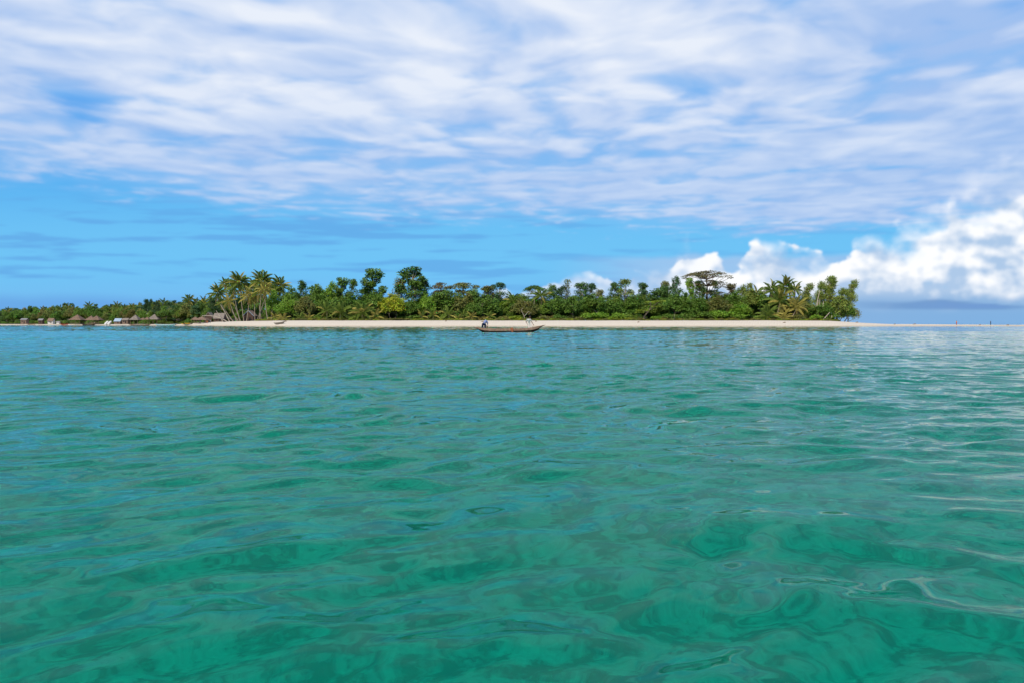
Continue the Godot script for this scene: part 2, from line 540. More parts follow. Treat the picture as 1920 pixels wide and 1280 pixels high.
# ---------------------------------------------------------------- the leaning palms at the island's left end
func grove() -> void:
	# base column, distance inland, crown column, crown row, fronds, size, bow, tint, label
	var list := [
		[437, 15, 410, 551, 20, 1.15, 0.14, "palm", "coconut palm leaning far left over the huts, crown at the grove's left edge"],
		[444, 20, 424, 534, 18, 0.95, 0.10, "palm", "small-crowned coconut palm standing behind the far-left leaning one"],
		[457, 17, 451, 531, 24, 1.32, 0.05, "palm", "tallest coconut palm of the grove, thick drooping crown on an upright trunk"],
		[450, 22, 440, 541, 16, 1.0, 0.16, "palm", "coconut palm with a pale bent trunk left of the tallest palm"],
		[486, 18, 493, 529, 22, 1.25, 0.08, "palm", "broad-crowned coconut palm right of the dark gabled hut, fronds blown right"],
		[478, 24, 478, 537, 16, 1.0, 0.04, "palm", "upright coconut palm straight behind the dark gabled hut"],
		[481, 30, 504, 537, 16, 1.0, 0.10, "palm", "slim coconut palm leaning right across the middle of the grove"],
		[502, 17, 497, 544, 14, 0.95, 0.12, "palm_yellow", "yellowing coconut palm with a pale trunk at the grove's right edge"],
		[516, 28, 527, 538, 20, 1.1, 0.05, "palm", "coconut palm with hanging brown fronds beside the bright green tree"],
		[470, 34, 466, 541, 14, 1.0, 0.06, "palm", "half hidden coconut palm behind the tallest palm's crown"],
		[447, 15, 431, 566, 12, 0.95, 0.18, "palm_yellow", "low yellowish coconut palm leaning left in front of the grove"],
		[462, 16, 470, 556, 18, 1.05, 0.10, "palm_yellow", "yellow-fronded coconut palm low between the tallest palm and the gabled hut"],
		[452, 26, 436, 553, 18, 1.05, 0.12, "palm", "mid-height coconut palm filling the grove left of the tallest trunk"],
		[490, 24, 486, 552, 16, 1.0, 0.08, "palm", "mid-height coconut palm above the right side of the gabled hut"],
		[430, 22, 418, 570, 16, 1.0, 0.14, "palm", "low coconut palm over the dull thatched hut"],
		[508, 24, 515, 548, 16, 1.0, 0.08, "palm", "coconut palm with its crown against the bright green tree"],
		[441, 26, 399, 566, 14, 1.0, 0.16, "palm", "coconut palm leaning left with its low crown above the thatched huts"],
	]
	for i in list.size():
		var l: Array = list[i]
		var far := behind(l[0], l[1])
		var at := spot(l[0], far)
		var top := Vector3((l[2] - 960.0) / FOCAL * far, height_at(l[3], far), -far + 1.5)
		palm(at, top, l[4], l[5], l[8], 3000 + i * 17, l[7], l[6], 3 + i % 3)
	# a palm trunk that has almost fallen: it reaches out to the left just over the sand
	var far := behind(427.0, 12.0)
	var at := spot(427.0, far)
	var tip := Vector3((384.0 - 960.0) / FOCAL * far, height_at(592.5, far), -far + 4.0)
	var tr := Shape.new()
	var pts := []; var rad := []
	for k in 9:
		var t := k / 8.0
		pts.append((tip - at) * t + Vector3(0, 1.1 * sin(t * PI) - (0.3 if k == 0 else 0.0), 0))
		rad.append(lerpf(0.26, 0.15, t))
	tr.tube(pts, rad, 8)
	var o := thing("fallen_palm_trunk", "pale bare palm trunk fallen almost flat, pointing left above the sand", "trunk", at)
	part("trunk", tr.mesh(), mats["pale_bark"], o)
	for k in 2:
		var b: float = [418.0, 431.0][k]
		far = behind(b, 14.0 + k)
		at = spot(b, far)
		tip = Vector3((b - [12.0, 17.0][k] - 960.0) / FOCAL * far, height_at([583.0, 571.0][k], far), -far + 1.0)
		var s := Shape.new()
		s.tube([Vector3(0, -0.3, 0), (tip - at) * 0.55 + Vector3(0.15, 0, 0), tip - at], [0.2, 0.17, 0.13], 7)
		o = thing("bare_palm_trunk", ["short bare palm trunk leaning left beside the fallen trunk", "longer bare pale trunk leaning left between the low palms"][k], "trunk", at)
		part("trunk", s.mesh(), mats["pale_bark"], o)


# ---------------------------------------------------------------- trees along the island
func wood_on_island() -> void:
	# form, column, top row, width, distance inland, tint, trunk, label
	var list := [
		["dome0", 512, 542, 26, 22, "bright", "bark", "bright fresh-green leafy tree standing just right of the palm grove"],
		["dome1", 545, 540, 40, 34, "mid", "bark", "rounded mid-green tree behind the beached pirogue"],
		["open0", 567, 527, 26, 42, "deep", "bark", "dark small-leaved tree with an uneven top above the beached pirogue"],
		["dome2", 540, 560, 36, 24, "bright", "bark", "low bright tree filling the gap above the beached pirogue"],
		["dome3", 592, 533, 44, 36, "mid", "bark", "wide mid-green dome, first broad crown right of the pirogue"],
		["dome0", 573, 556, 38, 25, "olive", "bark", "dull olive low tree with dry twigs below the wide green dome"],
		["dome1", 618, 532, 40, 38, "bright", "bark", "lighter green flat-topped crown left of the twin clumpy trees"],
		["clumped0", 641, 520, 28, 33, "mid", "bark", "left one of the twin clumpy big-leaved trees, reaching over the roof of leaves"],
		["open2", 661, 523, 24, 36, "mid", "pale_bark", "right one of the twin clumpy trees, with a thin leaning stem"],
		["dome2", 640, 552, 44, 27, "mid", "bark", "leafy tree under the twin clumpy trees"],
		["clumped0", 700, 503, 44, 30, "mid", "bark", "tall big-leaved tree with clumps like fists, highest on the left half"],
		["open1", 684, 540, 34, 38, "deep", "pale_bark", "thin dark tree with sky between its stems left of the tall big-leaved tree"],
		["dome3", 707, 545, 42, 26, "mid", "bark", "wide green tree in front of the tall big-leaved tree"],
		["clumped0", 772, 500, 56, 36, "deep", "pale_bark", "tallest sparse dark tree with separate leaf clumps on top and a pale trunk"],
		["open3", 751, 522, 32, 42, "olive", "pale_bark", "grey twiggy half-bare tree left of the tallest sparse tree"],
		["open0", 795, 520, 24, 40, "blue", "pale_bark", "dark side tree touching the tallest sparse tree's right side"],
		["oval0", 779, 528, 34, 30, "mid", "bark", "ivy-covered tree column in front of the tallest sparse tree"],
		["dome0", 738, 551, 40, 21, "yellow", "bark", "bright yellow-green tree, the yellowest crown on the island"],
		["dome1", 722, 566, 28, 24, "mid", "bark", "small leafy tree left of the yellow-green tree"],
		["dome2", 765, 562, 34, 23, "mid", "bark", "leafy green tree right beside the yellow-green tree"],
		["dome3", 803, 553, 34, 24, "bright", "bark", "smooth round light-green dome between the tall trees and the flat tops"],
		["flat0", 828, 527, 36, 40, "brown", "bark", "brownish flat-topped tree, the left one of the flat-topped pair"],
		["flat1", 870, 527, 54, 38, "olive", "bark", "wide olive umbrella-shaped tree, the right one of the flat-topped pair"],
		["dome0", 836, 541, 54, 28, "mid", "bark", "large round dense tree in front of the flat-topped pair"],
		["dome1", 869, 549, 40, 27, "olive", "bark", "olive tree under the wide umbrella-shaped tree"],
		["dome2", 893, 543, 44, 32, "mid", "bark", "green tree with grey branches above the left end of the boat"],
		["open2", 915, 536, 36, 42, "olive", "pale_bark", "open olive tree above the bending man"],
		["dome3", 888, 568, 40, 23, "mid", "bark", "low dense tree at the beach left of the bending man"],
		["oval0", 938, 531, 27, 36, "blue", "pale_bark", "dense dark blue-green oval crown on pale stems"],
		["oval0", 925, 535, 18, 44, "blue", "pale_bark", "narrow dark tree touching the blue-green oval one"],
		["dome0", 912, 552, 42, 26, "mid", "bark", "mid-green tree behind the bending man"],
		["dome1", 958, 556, 42, 33, "bright", "bark", "light green tree in the dip right of the blue-green oval tree"],
		["flat2", 1003, 533, 40, 38, "deep", "pale_bark", "dark umbrella crown on forked pale trunks above the standing man"],
		["dome2", 985, 560, 36, 25, "olive", "bark", "olive brush tree behind the standing man's shoulder"],
		["open3", 1035, 534, 28, 40, "mid", "bark", "rough green tree right of the dark umbrella crown"],
		["spire0", 1064, 524, 13, 40, "olive", "pale_bark", "thin spire-like tree pointing up from the middle of the wood"],
		["open0", 1052, 537, 24, 44, "blue", "bark", "ragged dark tree just left of the thin spire"],
		["dome3", 1042, 557, 44, 27, "mid", "bark", "leafy tree below the thin spire's left side"],
		["dome0", 1075, 556, 40, 26, "mid", "bark", "green tree right in front of the thin spire"],
		["open1", 1090, 528, 32, 38, "deep", "pale_bark", "dark tree with a peaked clump top right of the thin spire"],
		["open2", 1108, 531, 26, 42, "blue", "pale_bark", "airy bluish tree right of the peaked dark tree"],
		["dome1", 1112, 554, 46, 28, "mid", "bark", "wide green tree behind the bright low shrubs"],
		["open3", 1124, 543, 24, 40, "olive", "pale_bark", "thin-topped tree at the edge of the sky gap"],
		["open0", 1153, 530, 28, 42, "deep", "pale_bark", "left and darker of the two tall trees right of the sky gap"],
		["oval0", 1172, 525, 34, 34, "wind", "pale_bark", "yellowish tall tree with a pale trunk right of the sky gap"],
		["dome2", 1150, 556, 42, 27, "mid", "bark", "green leafy tree in front of the two tall trees right of the sky gap"],
		["dome3", 1186, 552, 40, 28, "mid", "bark", "leafy tree beneath the yellowish tall tree"],
		["open2", 1205, 530, 26, 38, "deep", "bark", "spindly dark tree left of the long green dome"],
		["oval0", 1208, 545, 20, 30, "blue", "bark", "narrow dark column tree below the spindly one"],
		["dome0", 1246, 533, 52, 36, "deep", "bark", "long dark green dome left of the great spreading tree"],
		["open1", 1247, 525, 20, 42, "olive", "pale_bark", "small twiggy crown sticking out of the long green dome"],
		["open3", 1267, 519, 22, 40, "blue", "pale_bark", "bare-stemmed tree with a few dark tufts left of the great spreading tree"],
		["great0", 1325, 504, 82, 40, "brown", "bark", "great spreading brown-green tree with layered flat branches, widest crown on the island"],
		["clumped0", 1293, 521, 18, 34, "bright", "bark", "small light-green crown under the great tree's left arm"],
		["open0", 1312, 527, 26, 36, "mid", "bark", "green tree in front of the great spreading tree's trunk"],
		["oval0", 1340, 528, 18, 37, "mid", "bark", "round leafy clump right of the great spreading tree's trunk"],
		["dome2", 1270, 552, 44, 26, "mid", "bark", "front tree with yellowish leaves below the bare-stemmed tree"],
		["dome3", 1305, 556, 46, 25, "mid", "bark", "leafy front tree below the great spreading tree"],
		["dome0", 1342, 557, 44, 26, "olive", "bark", "olive front tree below the great tree's right arm"],
		["dome1", 1375, 548, 40, 30, "mid", "bark", "round-topped tree in the saddle right of the great spreading tree"],
		["open2", 1372, 532, 26, 42, "brown", "pale_bark", "thin brownish crown against the clouds right of the great tree"],
		["dome2", 1402, 534, 40, 33, "wind", "bark", "light yellowish broad tree left of the wind-blown palms"],
		["oval0", 1406, 532, 14, 38, "olive", "bark", "pointed crown poking out of the light yellowish broad tree"],
		["dome3", 1385, 569, 40, 23, "bright", "bark", "bright leafy tree at the beach below the light yellowish tree"],
		["dome0", 1425, 548, 44, 31, "mid", "bark", "green tree under the wind-blown palms"],
		["dome1", 1462, 556, 44, 30, "wind", "bark", "yellow-green tree between the wind-blown palms and the beach"],
		["dome2", 1495, 558, 38, 29, "olive", "bark", "olive tree right of the wind-blown palms"],
		["dome3", 1513, 575, 34, 25, "mid", "bark", "low dense tree left of the white-stemmed trees"],
		["plume0", 1506, 533, 26, 36, "wind", "pale_bark", "thin feathery tree, first of the wind-swept ones"],
		["plume1", 1530, 531, 26, 30, "wind", "pale_bark", "feathery wind-swept tree with a slanting white trunk"],
		["plume2", 1547, 518, 34, 30, "wind", "pale_bark", "tallest feathery wind-swept tree near the island's right end"],
		["plume0", 1590, 527, 24, 28, "wind", "pale_bark", "slender feathery tree bent right, standing over the sand spit"],
		["plume1", 1568, 543, 34, 26, "wind", "pale_bark", "middle feathery tree with white stems below the tallest one"],
		["dome0", 1574, 555, 44, 24, "wind", "bark", "yellowish rounded tree near the island's right tip"],
		["dome1", 1542, 568, 44, 22, "mid", "bark", "dense green thicket tree at the foot of the white stems"],
		["dome2", 1590, 570, 30, 22, "mid", "bark", "last leafy tree before the sand spit, its branches hanging right"],
	]
	for l in list:
		if (l[0] as String).begins_with("dome") and l[4] <= 27: l[0] = (l[0] as String).replace("dome", "low")
		tree("broadleaf_tree" if not (l[0] as String).begins_with("plume") else "feathery_tree", l[0], l[1], l[2], l[3], behind(l[1], l[4]), l[5], l[7], "tree", "trees on the island", l[6])
	# the trees that close the grove behind its trunks
	for l in [["dome1", 448, 552, 40, 44, "mid", "green leafy tree closing the grove behind its leftmost trunks"], ["dome2", 474, 550, 36, 46, "olive", "olive tree behind the tallest palm's trunk"], ["dome3", 492, 553, 34, 44, "mid", "green tree behind the right trunks of the grove"], ["dome0", 424, 566, 34, 46, "mid", "green tree behind the low leaning palms at the grove's left"], ["dome3", 405, 572, 36, 60, "mid", "green tree behind the huts at the grove's left edge"]]:
		tree("broadleaf_tree", l[0], l[1], l[2], l[3], behind(l[1], l[4]), l[5], l[6], "tree", "trees on the island", "bark")
	# palms that rise out of the wood at its right
	var palms := [[1440, 30, 1447, 545, 18, 1.0, "palm", "wind-blown palm with a loose crown, left of the compact fan-shaped one"], [1468, 32, 1474, 540, 20, 1.1, "palm", "palm with a compact fan of fronds against the clouds"],
		[1484, 30, 1490, 543, 14, 0.8, "palm", "small palm head right of the compact fan"], [1456, 24, 1462, 566, 20, 1.25, "palm", "wide yellowish palm in front of the wind-blown ones"],
		[1482, 21, 1494, 577, 16, 1.1, "palm_yellow", "low palm with long yellow fronds at the wood's right part"], [1416, 34, 1419, 552, 14, 0.9, "palm", "palm half hidden in the trees left of the wind-blown palms"],
		[960, 30, 962, 566, 14, 0.9, "palm", "fan-like palm in the dip behind the boat's middle"], [1014, 30, 1015, 556, 14, 0.9, "palm", "stiff-fronded palm right of the standing man"]]
	for i in palms.size():
		var p: Array = palms[i]
		var far := behind(p[0], p[1])
		palm(spot(p[0], far), Vector3((p[2] - 960.0) / FOCAL * far, height_at(p[3], far), -far), p[4], p[5], p[7], 5000 + i, p[6], 0.05, 2, true, "coconut_palm", "coconut palms on the island", 0.75)
	# young palms along the top of the beach
	var young := [[514, 18, 1.2, 0.62, 9, "palm_yellow", "yellowish young palm beside the grove's last trunk"], [530, 18, 0.6, 0.62, 10, "palm_yellow", "squat young palm with drooping yellow fronds behind the beached pirogue"],
		[562, 18, 0.8, 0.72, 11, "palm", "young palm with brown hanging tips right of the beached pirogue"], [576, 18, 0.7, 0.6, 9, "palm_yellow", "pale young palm touching the brown-tipped one"],
		[612, 20, 3.6, 0.95, 13, "palm", "upright young palm on a thin yellow stem"], [637, 19, 3.0, 1.05, 16, "palm", "young palm with a thick flared pale base"],
		[678, 19, 2.8, 1.2, 18, "palm", "largest young palm, wide arching fronds over the sand"], [660, 20, 1.6, 0.8, 10, "palm", "young palm filling the space left of the largest one"],
		[703, 19, 1.4, 0.8, 9, "palm_yellow", "ragged young palm with a dry frond right of the largest one"], [789, 18, 1.6, 0.62, 9, "palm", "slanting young palm at the beach below the tallest sparse tree"],
		[811, 19, 2.0, 0.72, 11, "palm", "young palm with a fanned stem left of the single bright one"], [840, 18, 2.2, 0.82, 12, "palm", "single bright young palm with an upright spray in front of the dense round tree"],
		[858, 18, 0.5, 0.55, 9, "palm_yellow", "tiny yellow palm just right of the single bright one"], [868, 19, 1.8, 0.68, 10, "palm", "fuller young palm left of the bending man"],
		[883, 18, 1.4, 0.58, 9, "palm_yellow", "small yellow-green palm close left of the bending man"], [917, 19, 1.5, 0.62, 10, "palm", "young palm rising right behind the bending man"],
		[1438, 18, 1.2, 1.15, 18, "palm", "big low palm with yellow lower fronds under the wind-blown palms"], [1469, 19, 1.0, 0.9, 12, "palm_yellow", "low palm with bent brown fronds right of the big low one"]]
	for i in young.size():
		var y: Array = young[i]
		young_palm(y[0], behind(y[0], y[1]), y[2], y[3], y[4], y[6], 7000 + i * 3, y[5])
	# shrubs along the top of the beach
	var shrubs := [["bush0", 1103, 587, 30, 19, "bright", "bright green shrub, left one of the shrubs at the beach's middle"], ["bush1", 1125, 584, 38, 20, "bright", "largest bright green shrub at the beach's middle"],
		["bush2", 1160, 586, 30, 19, "bright", "round fresh-green shrub right of the largest bright one"], ["bush0", 1180, 596, 18, 17, "yellow", "low yellow shrub right of the round fresh-green one"],
		["bush1", 1146, 594, 22, 17, "creeper", "low yellow-green shrub between the two bright green ones"], ["bush2", 966, 592, 26, 18, "creeper", "yellow-green shrub behind the boat's middle"],
		["bush0", 1085, 594, 20, 18, "olive", "dull small shrub left of the bright green shrubs"], ["bush1", 1350, 580, 40, 20, "bright", "bright leafy shrub under the great tree's right side"],
		["bush2", 1383, 582, 40, 20, "bright", "bright leafy shrub left of the big low palm"], ["bush0", 1318, 584, 36, 20, "mid", "green shrub under the great spreading tree"], ["bush1", 1285, 585, 34, 20, "mid", "green shrub right of the leaning brown tree"],
		["bush2", 1530, 590, 24, 18, "bright", "fresh shrub at the foot of the white stems"], ["bush0", 1555, 588, 34, 19, "mid", "green shrub below the yellowish rounded tree"], ["bush1", 1500, 588, 26, 19, "olive", "olive shrub left of the white stems"],
		["bush2", 640, 598, 30, 17, "olive", "low dry shrub left of the thick-based young palm"], ["bush0", 745, 597, 36, 17, "olive", "dry brown-green brush below the yellow-green tree"], ["bush1", 775, 590, 30, 20, "mid", "green shrub right of the yellow-green tree's foot"],
		["bush2", 1020, 592, 30, 19, "olive", "dull shrub right of the standing man"], ["bush0", 1048, 592, 28, 20, "mid", "green shrub at the beach below the thin spire"], ["bush1", 1232, 592, 24, 19, "bright", "small bright shrub right of the leaning brown trunk"], ["bush2", 1256, 588, 30, 20, "mid", "shrub left of the green front trees"]]
	for l in shrubs:
		tree("shrub", l[0], l[1], l[2], l[3], behind(l[1], l[4]), l[5], l[6], "shrub", "shrubs along the top of the beach")
	# the drooping branch end and the leaning tree are trees of their own shape
	leaning_tree()
	white_stems()
	# dead grey wood behind the men
	var dead := [[[985, 19], [[0, 0], [-3, 10], [-8, 20], [-4, 24]], [[-2, 8], [6, 17], [11, 14]], "grey dead branch leaning left behind the standing man"], [[993, 24], [[0, 0], [1, 14], [-6, 26], [-9, 36]], [[0, 13], [8, 27], [9, 40]], "forked bleached trunk under the dark umbrella crown"],
		[[1124, 24], [[0, 0], [-4, 12], [-3, 18]], [[-2, 9], [-9, 20]], "pale bare stick above the bright green shrubs"], [[1262, 18], [[0, 0], [3, 7], [1, 12]], [[2, 5], [-4, 10]], "short bleached stump at the beach right of the leaning tree"]]
	for d in dead:
		var far := behind(d[0][0], d[0][1])
		var at := spot(d[0][0], far)
		var k := far / FOCAL
		var o := thing("dead_tree", d[3], "dead tree", at)
		for q in 2:
			var s := Shape.new()
			var pts := []; var rad := []
			var line: Array = d[1 + q]
			for i in line.size():
				pts.append(Vector3(line[i][0] * k, line[i][1] * k - (0.3 if q == 0 and i == 0 else 0.0), 0.25 * i * (1.0 - 2.0 * q)))
				rad.append(lerpf(0.13 - 0.04 * q, 0.05, float(i) / (line.size() - 1)))
			s.tube(pts, rad, 6)
			part(["trunk", "limb"][q], s.mesh(), mats["pale_bark"], o)


func plate(s: Shape, c: Vector3, rx: float, n: int) -> void:
	for k in n:
		var a := rng.randf() * TAU
		var r := sqrt(rng.randf()) * rx
		var p := c + Vector3(cos(a) * r, rng.randfn(0, 0.12) - 0.05 * r, sin(a) * r)
		var g := Vector3(cos(a) + rng.randfn(0, 0.5), rng.randfn(0, 0.25), sin(a) + rng.randfn(0, 0.5)).normalized()
		s.tint = Color.WHITE * rng.randf_range(0.75, 1.25)
		s.blade(p, g, g.cross(Vector3.UP + Vector3(rng.randfn(), 0, rng.randfn()) * 0.3).normalized(), 0.5, 0.28, 0.1)


func leaning_tree() -> void:
	rng.seed = 8800
	var far := behind(1207.0, 19.0)
	var at := spot(1207.0, far)
	var k := far / FOCAL
	var o := thing("leaning_tree", "leaning brown-trunked tree with flat yellow-green leaf plates at the beach", "tree", at, 0.0, "trees on the island")
	var s := Shape.new()
	s.tube([Vector3(0, -0.3, 0), Vector3(1, 8, 0) * k, Vector3(8, 16, 0) * k, Vector3(14, 25, 0) * k, Vector3(12, 33, 0) * k], [0.34, 0.28, 0.24, 0.18, 0.1], 8)
	s.tube([Vector3(6, -0.5, 0) * k, Vector3(3, 6, 0) * k], [0.16, 0.2], 6)
	for e in [[8, 16, -2, 19], [14, 25, 30, 36], [12, 30, 13, 36], [10, 19, 22, 26]]:
		s.tube([Vector3(e[0], e[1], 0) * k, Vector3(e[2], e[3], 2) * k], [0.14, 0.06], 5)
	part("trunk", s.mesh(), mats["bark"], o)
	for e in [[-2, 20, 2.6, 240], [13, 35, 2.4, 220], [30, 37, 2.2, 220], [22, 27, 1.9, 150], [-8, 16, 1.8, 130]]:
		var c := Shape.new()
		plate(c, Vector3(e[0], e[1], 1.5) * k, e[2], e[3])
		part("leaf_plate", c.mesh(), leaf["creeper"], o)


func white_stems() -> void:
	var list := [[1529, 597, 1534, 563, 21], [1536, 597, 1537, 562, 22], [1539, 597, 1544, 566, 21], [1544, 597, 1543, 570, 23], [1541, 600, 1556, 586, 17], [1556, 600, 1560, 592, 17], [1523, 592, 1537, 545, 24]]
	var labels := ["first of the row of white stems, slanting right", "second, upright stem of the white row", "third white stem, leaning right", "shorter fourth stem closing the white row", "white trunk slanting low to the right above the sand", "short pale post-like stem at the right end of the thicket", "long white trunk slanting up into the tallest feathery tree"]
	for i in list.size():
		var l: Array = list[i]
		var far := behind(l[0], l[4])
		var at := spot(l[0], far)
		var tip := Vector3((l[2] - 960.0) / FOCAL * far, height_at(l[3], far), -far)
		var s := Shape.new()
		s.tube([Vector3(0, -0.3, 0), (tip - at) * 0.5 + Vector3(0.1, 0, 0.1), tip - at], [0.17, 0.14, 0.1], 7)
		var o := thing("white_tree_stem", labels[i], "tree trunk", at, 0.0, "white stems at the island's right end")
		part("trunk", s.mesh(), mats["pale_bark"], o)
	# the last branch, hanging out over the spit
	rng.seed = 4411
	var far := behind(1588.0, 21.0)
	var at := spot(1588.0, far)
	var k := far / FOCAL
	var o := thing("hanging_tree", "small tree hanging out over the sand spit with drooping leaf bunches", "tree", at, 0.0, "trees on the island")
	var s := Shape.new()
	s.tube([Vector3(-6, -1, 0) * k, Vector3(4, 14, 0) * k, Vector3(13, 21, 0) * k, Vector3(20, 21, 0) * k], [0.2, 0.15, 0.1, 0.05], 6)
	s.tube([Vector3(-3, -1, 0) * k, Vector3(5, 3, 2) * k, Vector3(11, 5, 2) * k], [0.16, 0.12, 0.05], 6)
	part("trunk", s.mesh(), mats["bark"], o)
	for e in [[11, 20], [15, 16], [18, 22], [22, 18], [8, 25], [21, 13], [13, 11]]:
		var c := Shape.new()
		for q in 90:
			var p := Vector3(e[0], e[1], 0) * k + Vector3(rng.randfn(0, 0.4), rng.randfn(0, 0.55), rng.randfn(0, 0.4))
			c.tint = Color.WHITE * rng.randf_range(0.7, 1.2)
			var g := Vector3(0.5 + rng.randfn(0, 0.4), -0.7 + rng.randfn(0, 0.4), rng.randfn(0, 0.5)).normalized()
			c.blade(p, g, g.cross(Vector3(rng.randfn(), rng.randfn(), rng.randfn())).normalized(), 0.55, 0.2)
		part("leaf_bunch", c.mesh(), leaf["olive"] if e[0] > 16 else leaf["wind"], o)


# ---------------------------------------------------------------- what nobody could count
func scatter(called: String, form_names: Array, tint: String, places: Array) -> void:
	# places: [position, scale across, scale up]
	var base: Dictionary = forms[form_names[0]]
	var mm := MultiMesh.new()
	mm.transform_format = MultiMesh.TRANSFORM_3D
	mm.use_colors = true
	mm.mesh = base.crown
	mm.instance_count = places.size()
	for i in places.size():
		var b := Basis(Vector3.UP, rng.randf() * TAU).scaled(Vector3(places[i][1], places[i][2], places[i][1]))
		mm.set_instance_transform(i, Transform3D(b, places[i][0]))
		var y := rng.randf_range(0.7, 1.35)
		mm.set_instance_color(i, Color(y * rng.randf_range(0.85, 1.25), y, y * rng.randf_range(0.85, 1.1)))
	var o := MultiMeshInstance3D.new()
	o.name = numbered(called)
	o.multimesh = mm
	o.material_override = leaf[tint]
	o.set_meta("kind", "stuff")
	add_child(o)


func green_mass() -> void:
	# undergrowth under the trees of the island
	rng.seed = 61
	for pass_ in [["undergrowth", "dome1", "mid", 300, 28.0, 62.0, 5.0, 11.0], ["undergrowth", "dome3", "mid", 130, 26.0, 50.0, 5.0, 10.0], ["undergrowth", "bush0", "mid", 300, 34.0, 58.0, 2.6, 5.0], ["undergrowth", "bush1", "mid", 90, 20.0, 32.0, 1.0, 3.6], ["undergrowth", "bush2", "olive", 80, 18.0, 26.0, 0.6, 2.2]]:
		var places := []
		var f: Dictionary = forms[pass_[1]]
		while places.size() < pass_[3]:
			var px := rng.randf_range(420.0, 1575.0)
			var d := rng.randf_range(pass_[4], pass_[5])
			if px < 505.0: d += 16.0
			var far := behind(px, d)
			var h := rng.randf_range(pass_[6], pass_[7]) * smoothstep(1600.0, 1520.0, px)
			var s: float = h / f.h
			places.append([spot(px, far) + Vector3(0, -0.15 * h, 0), s * rng.randf_range(0.9, 1.5), s * 1.1])
		scatter(pass_[0], [pass_[1]], pass_[2], places)
	# low creepers and grass along the edge of the sand
	for pass_ in [["beach_creeper", "creeper", 420, 0.10, 0.26], ["beach_grass", "olive", 300, 0.10, 0.30]]:
		var places := []
		while places.size() < pass_[2]:
			var px := rng.randf_range(480.0, 1570.0)
			var d := 15.2 + absf(rng.randfn(0.0, 1.0)) + 1.2 * warp.get_noise_2d(px * 0.4, 3.0)
			var s := rng.randf_range(pass_[3], pass_[4])
			places.append([spot(px, behind(px, d)) - Vector3(0, 0.1, 0), s * 1.7, s])
		scatter(pass_[0], ["bush0"], pass_[1], places)


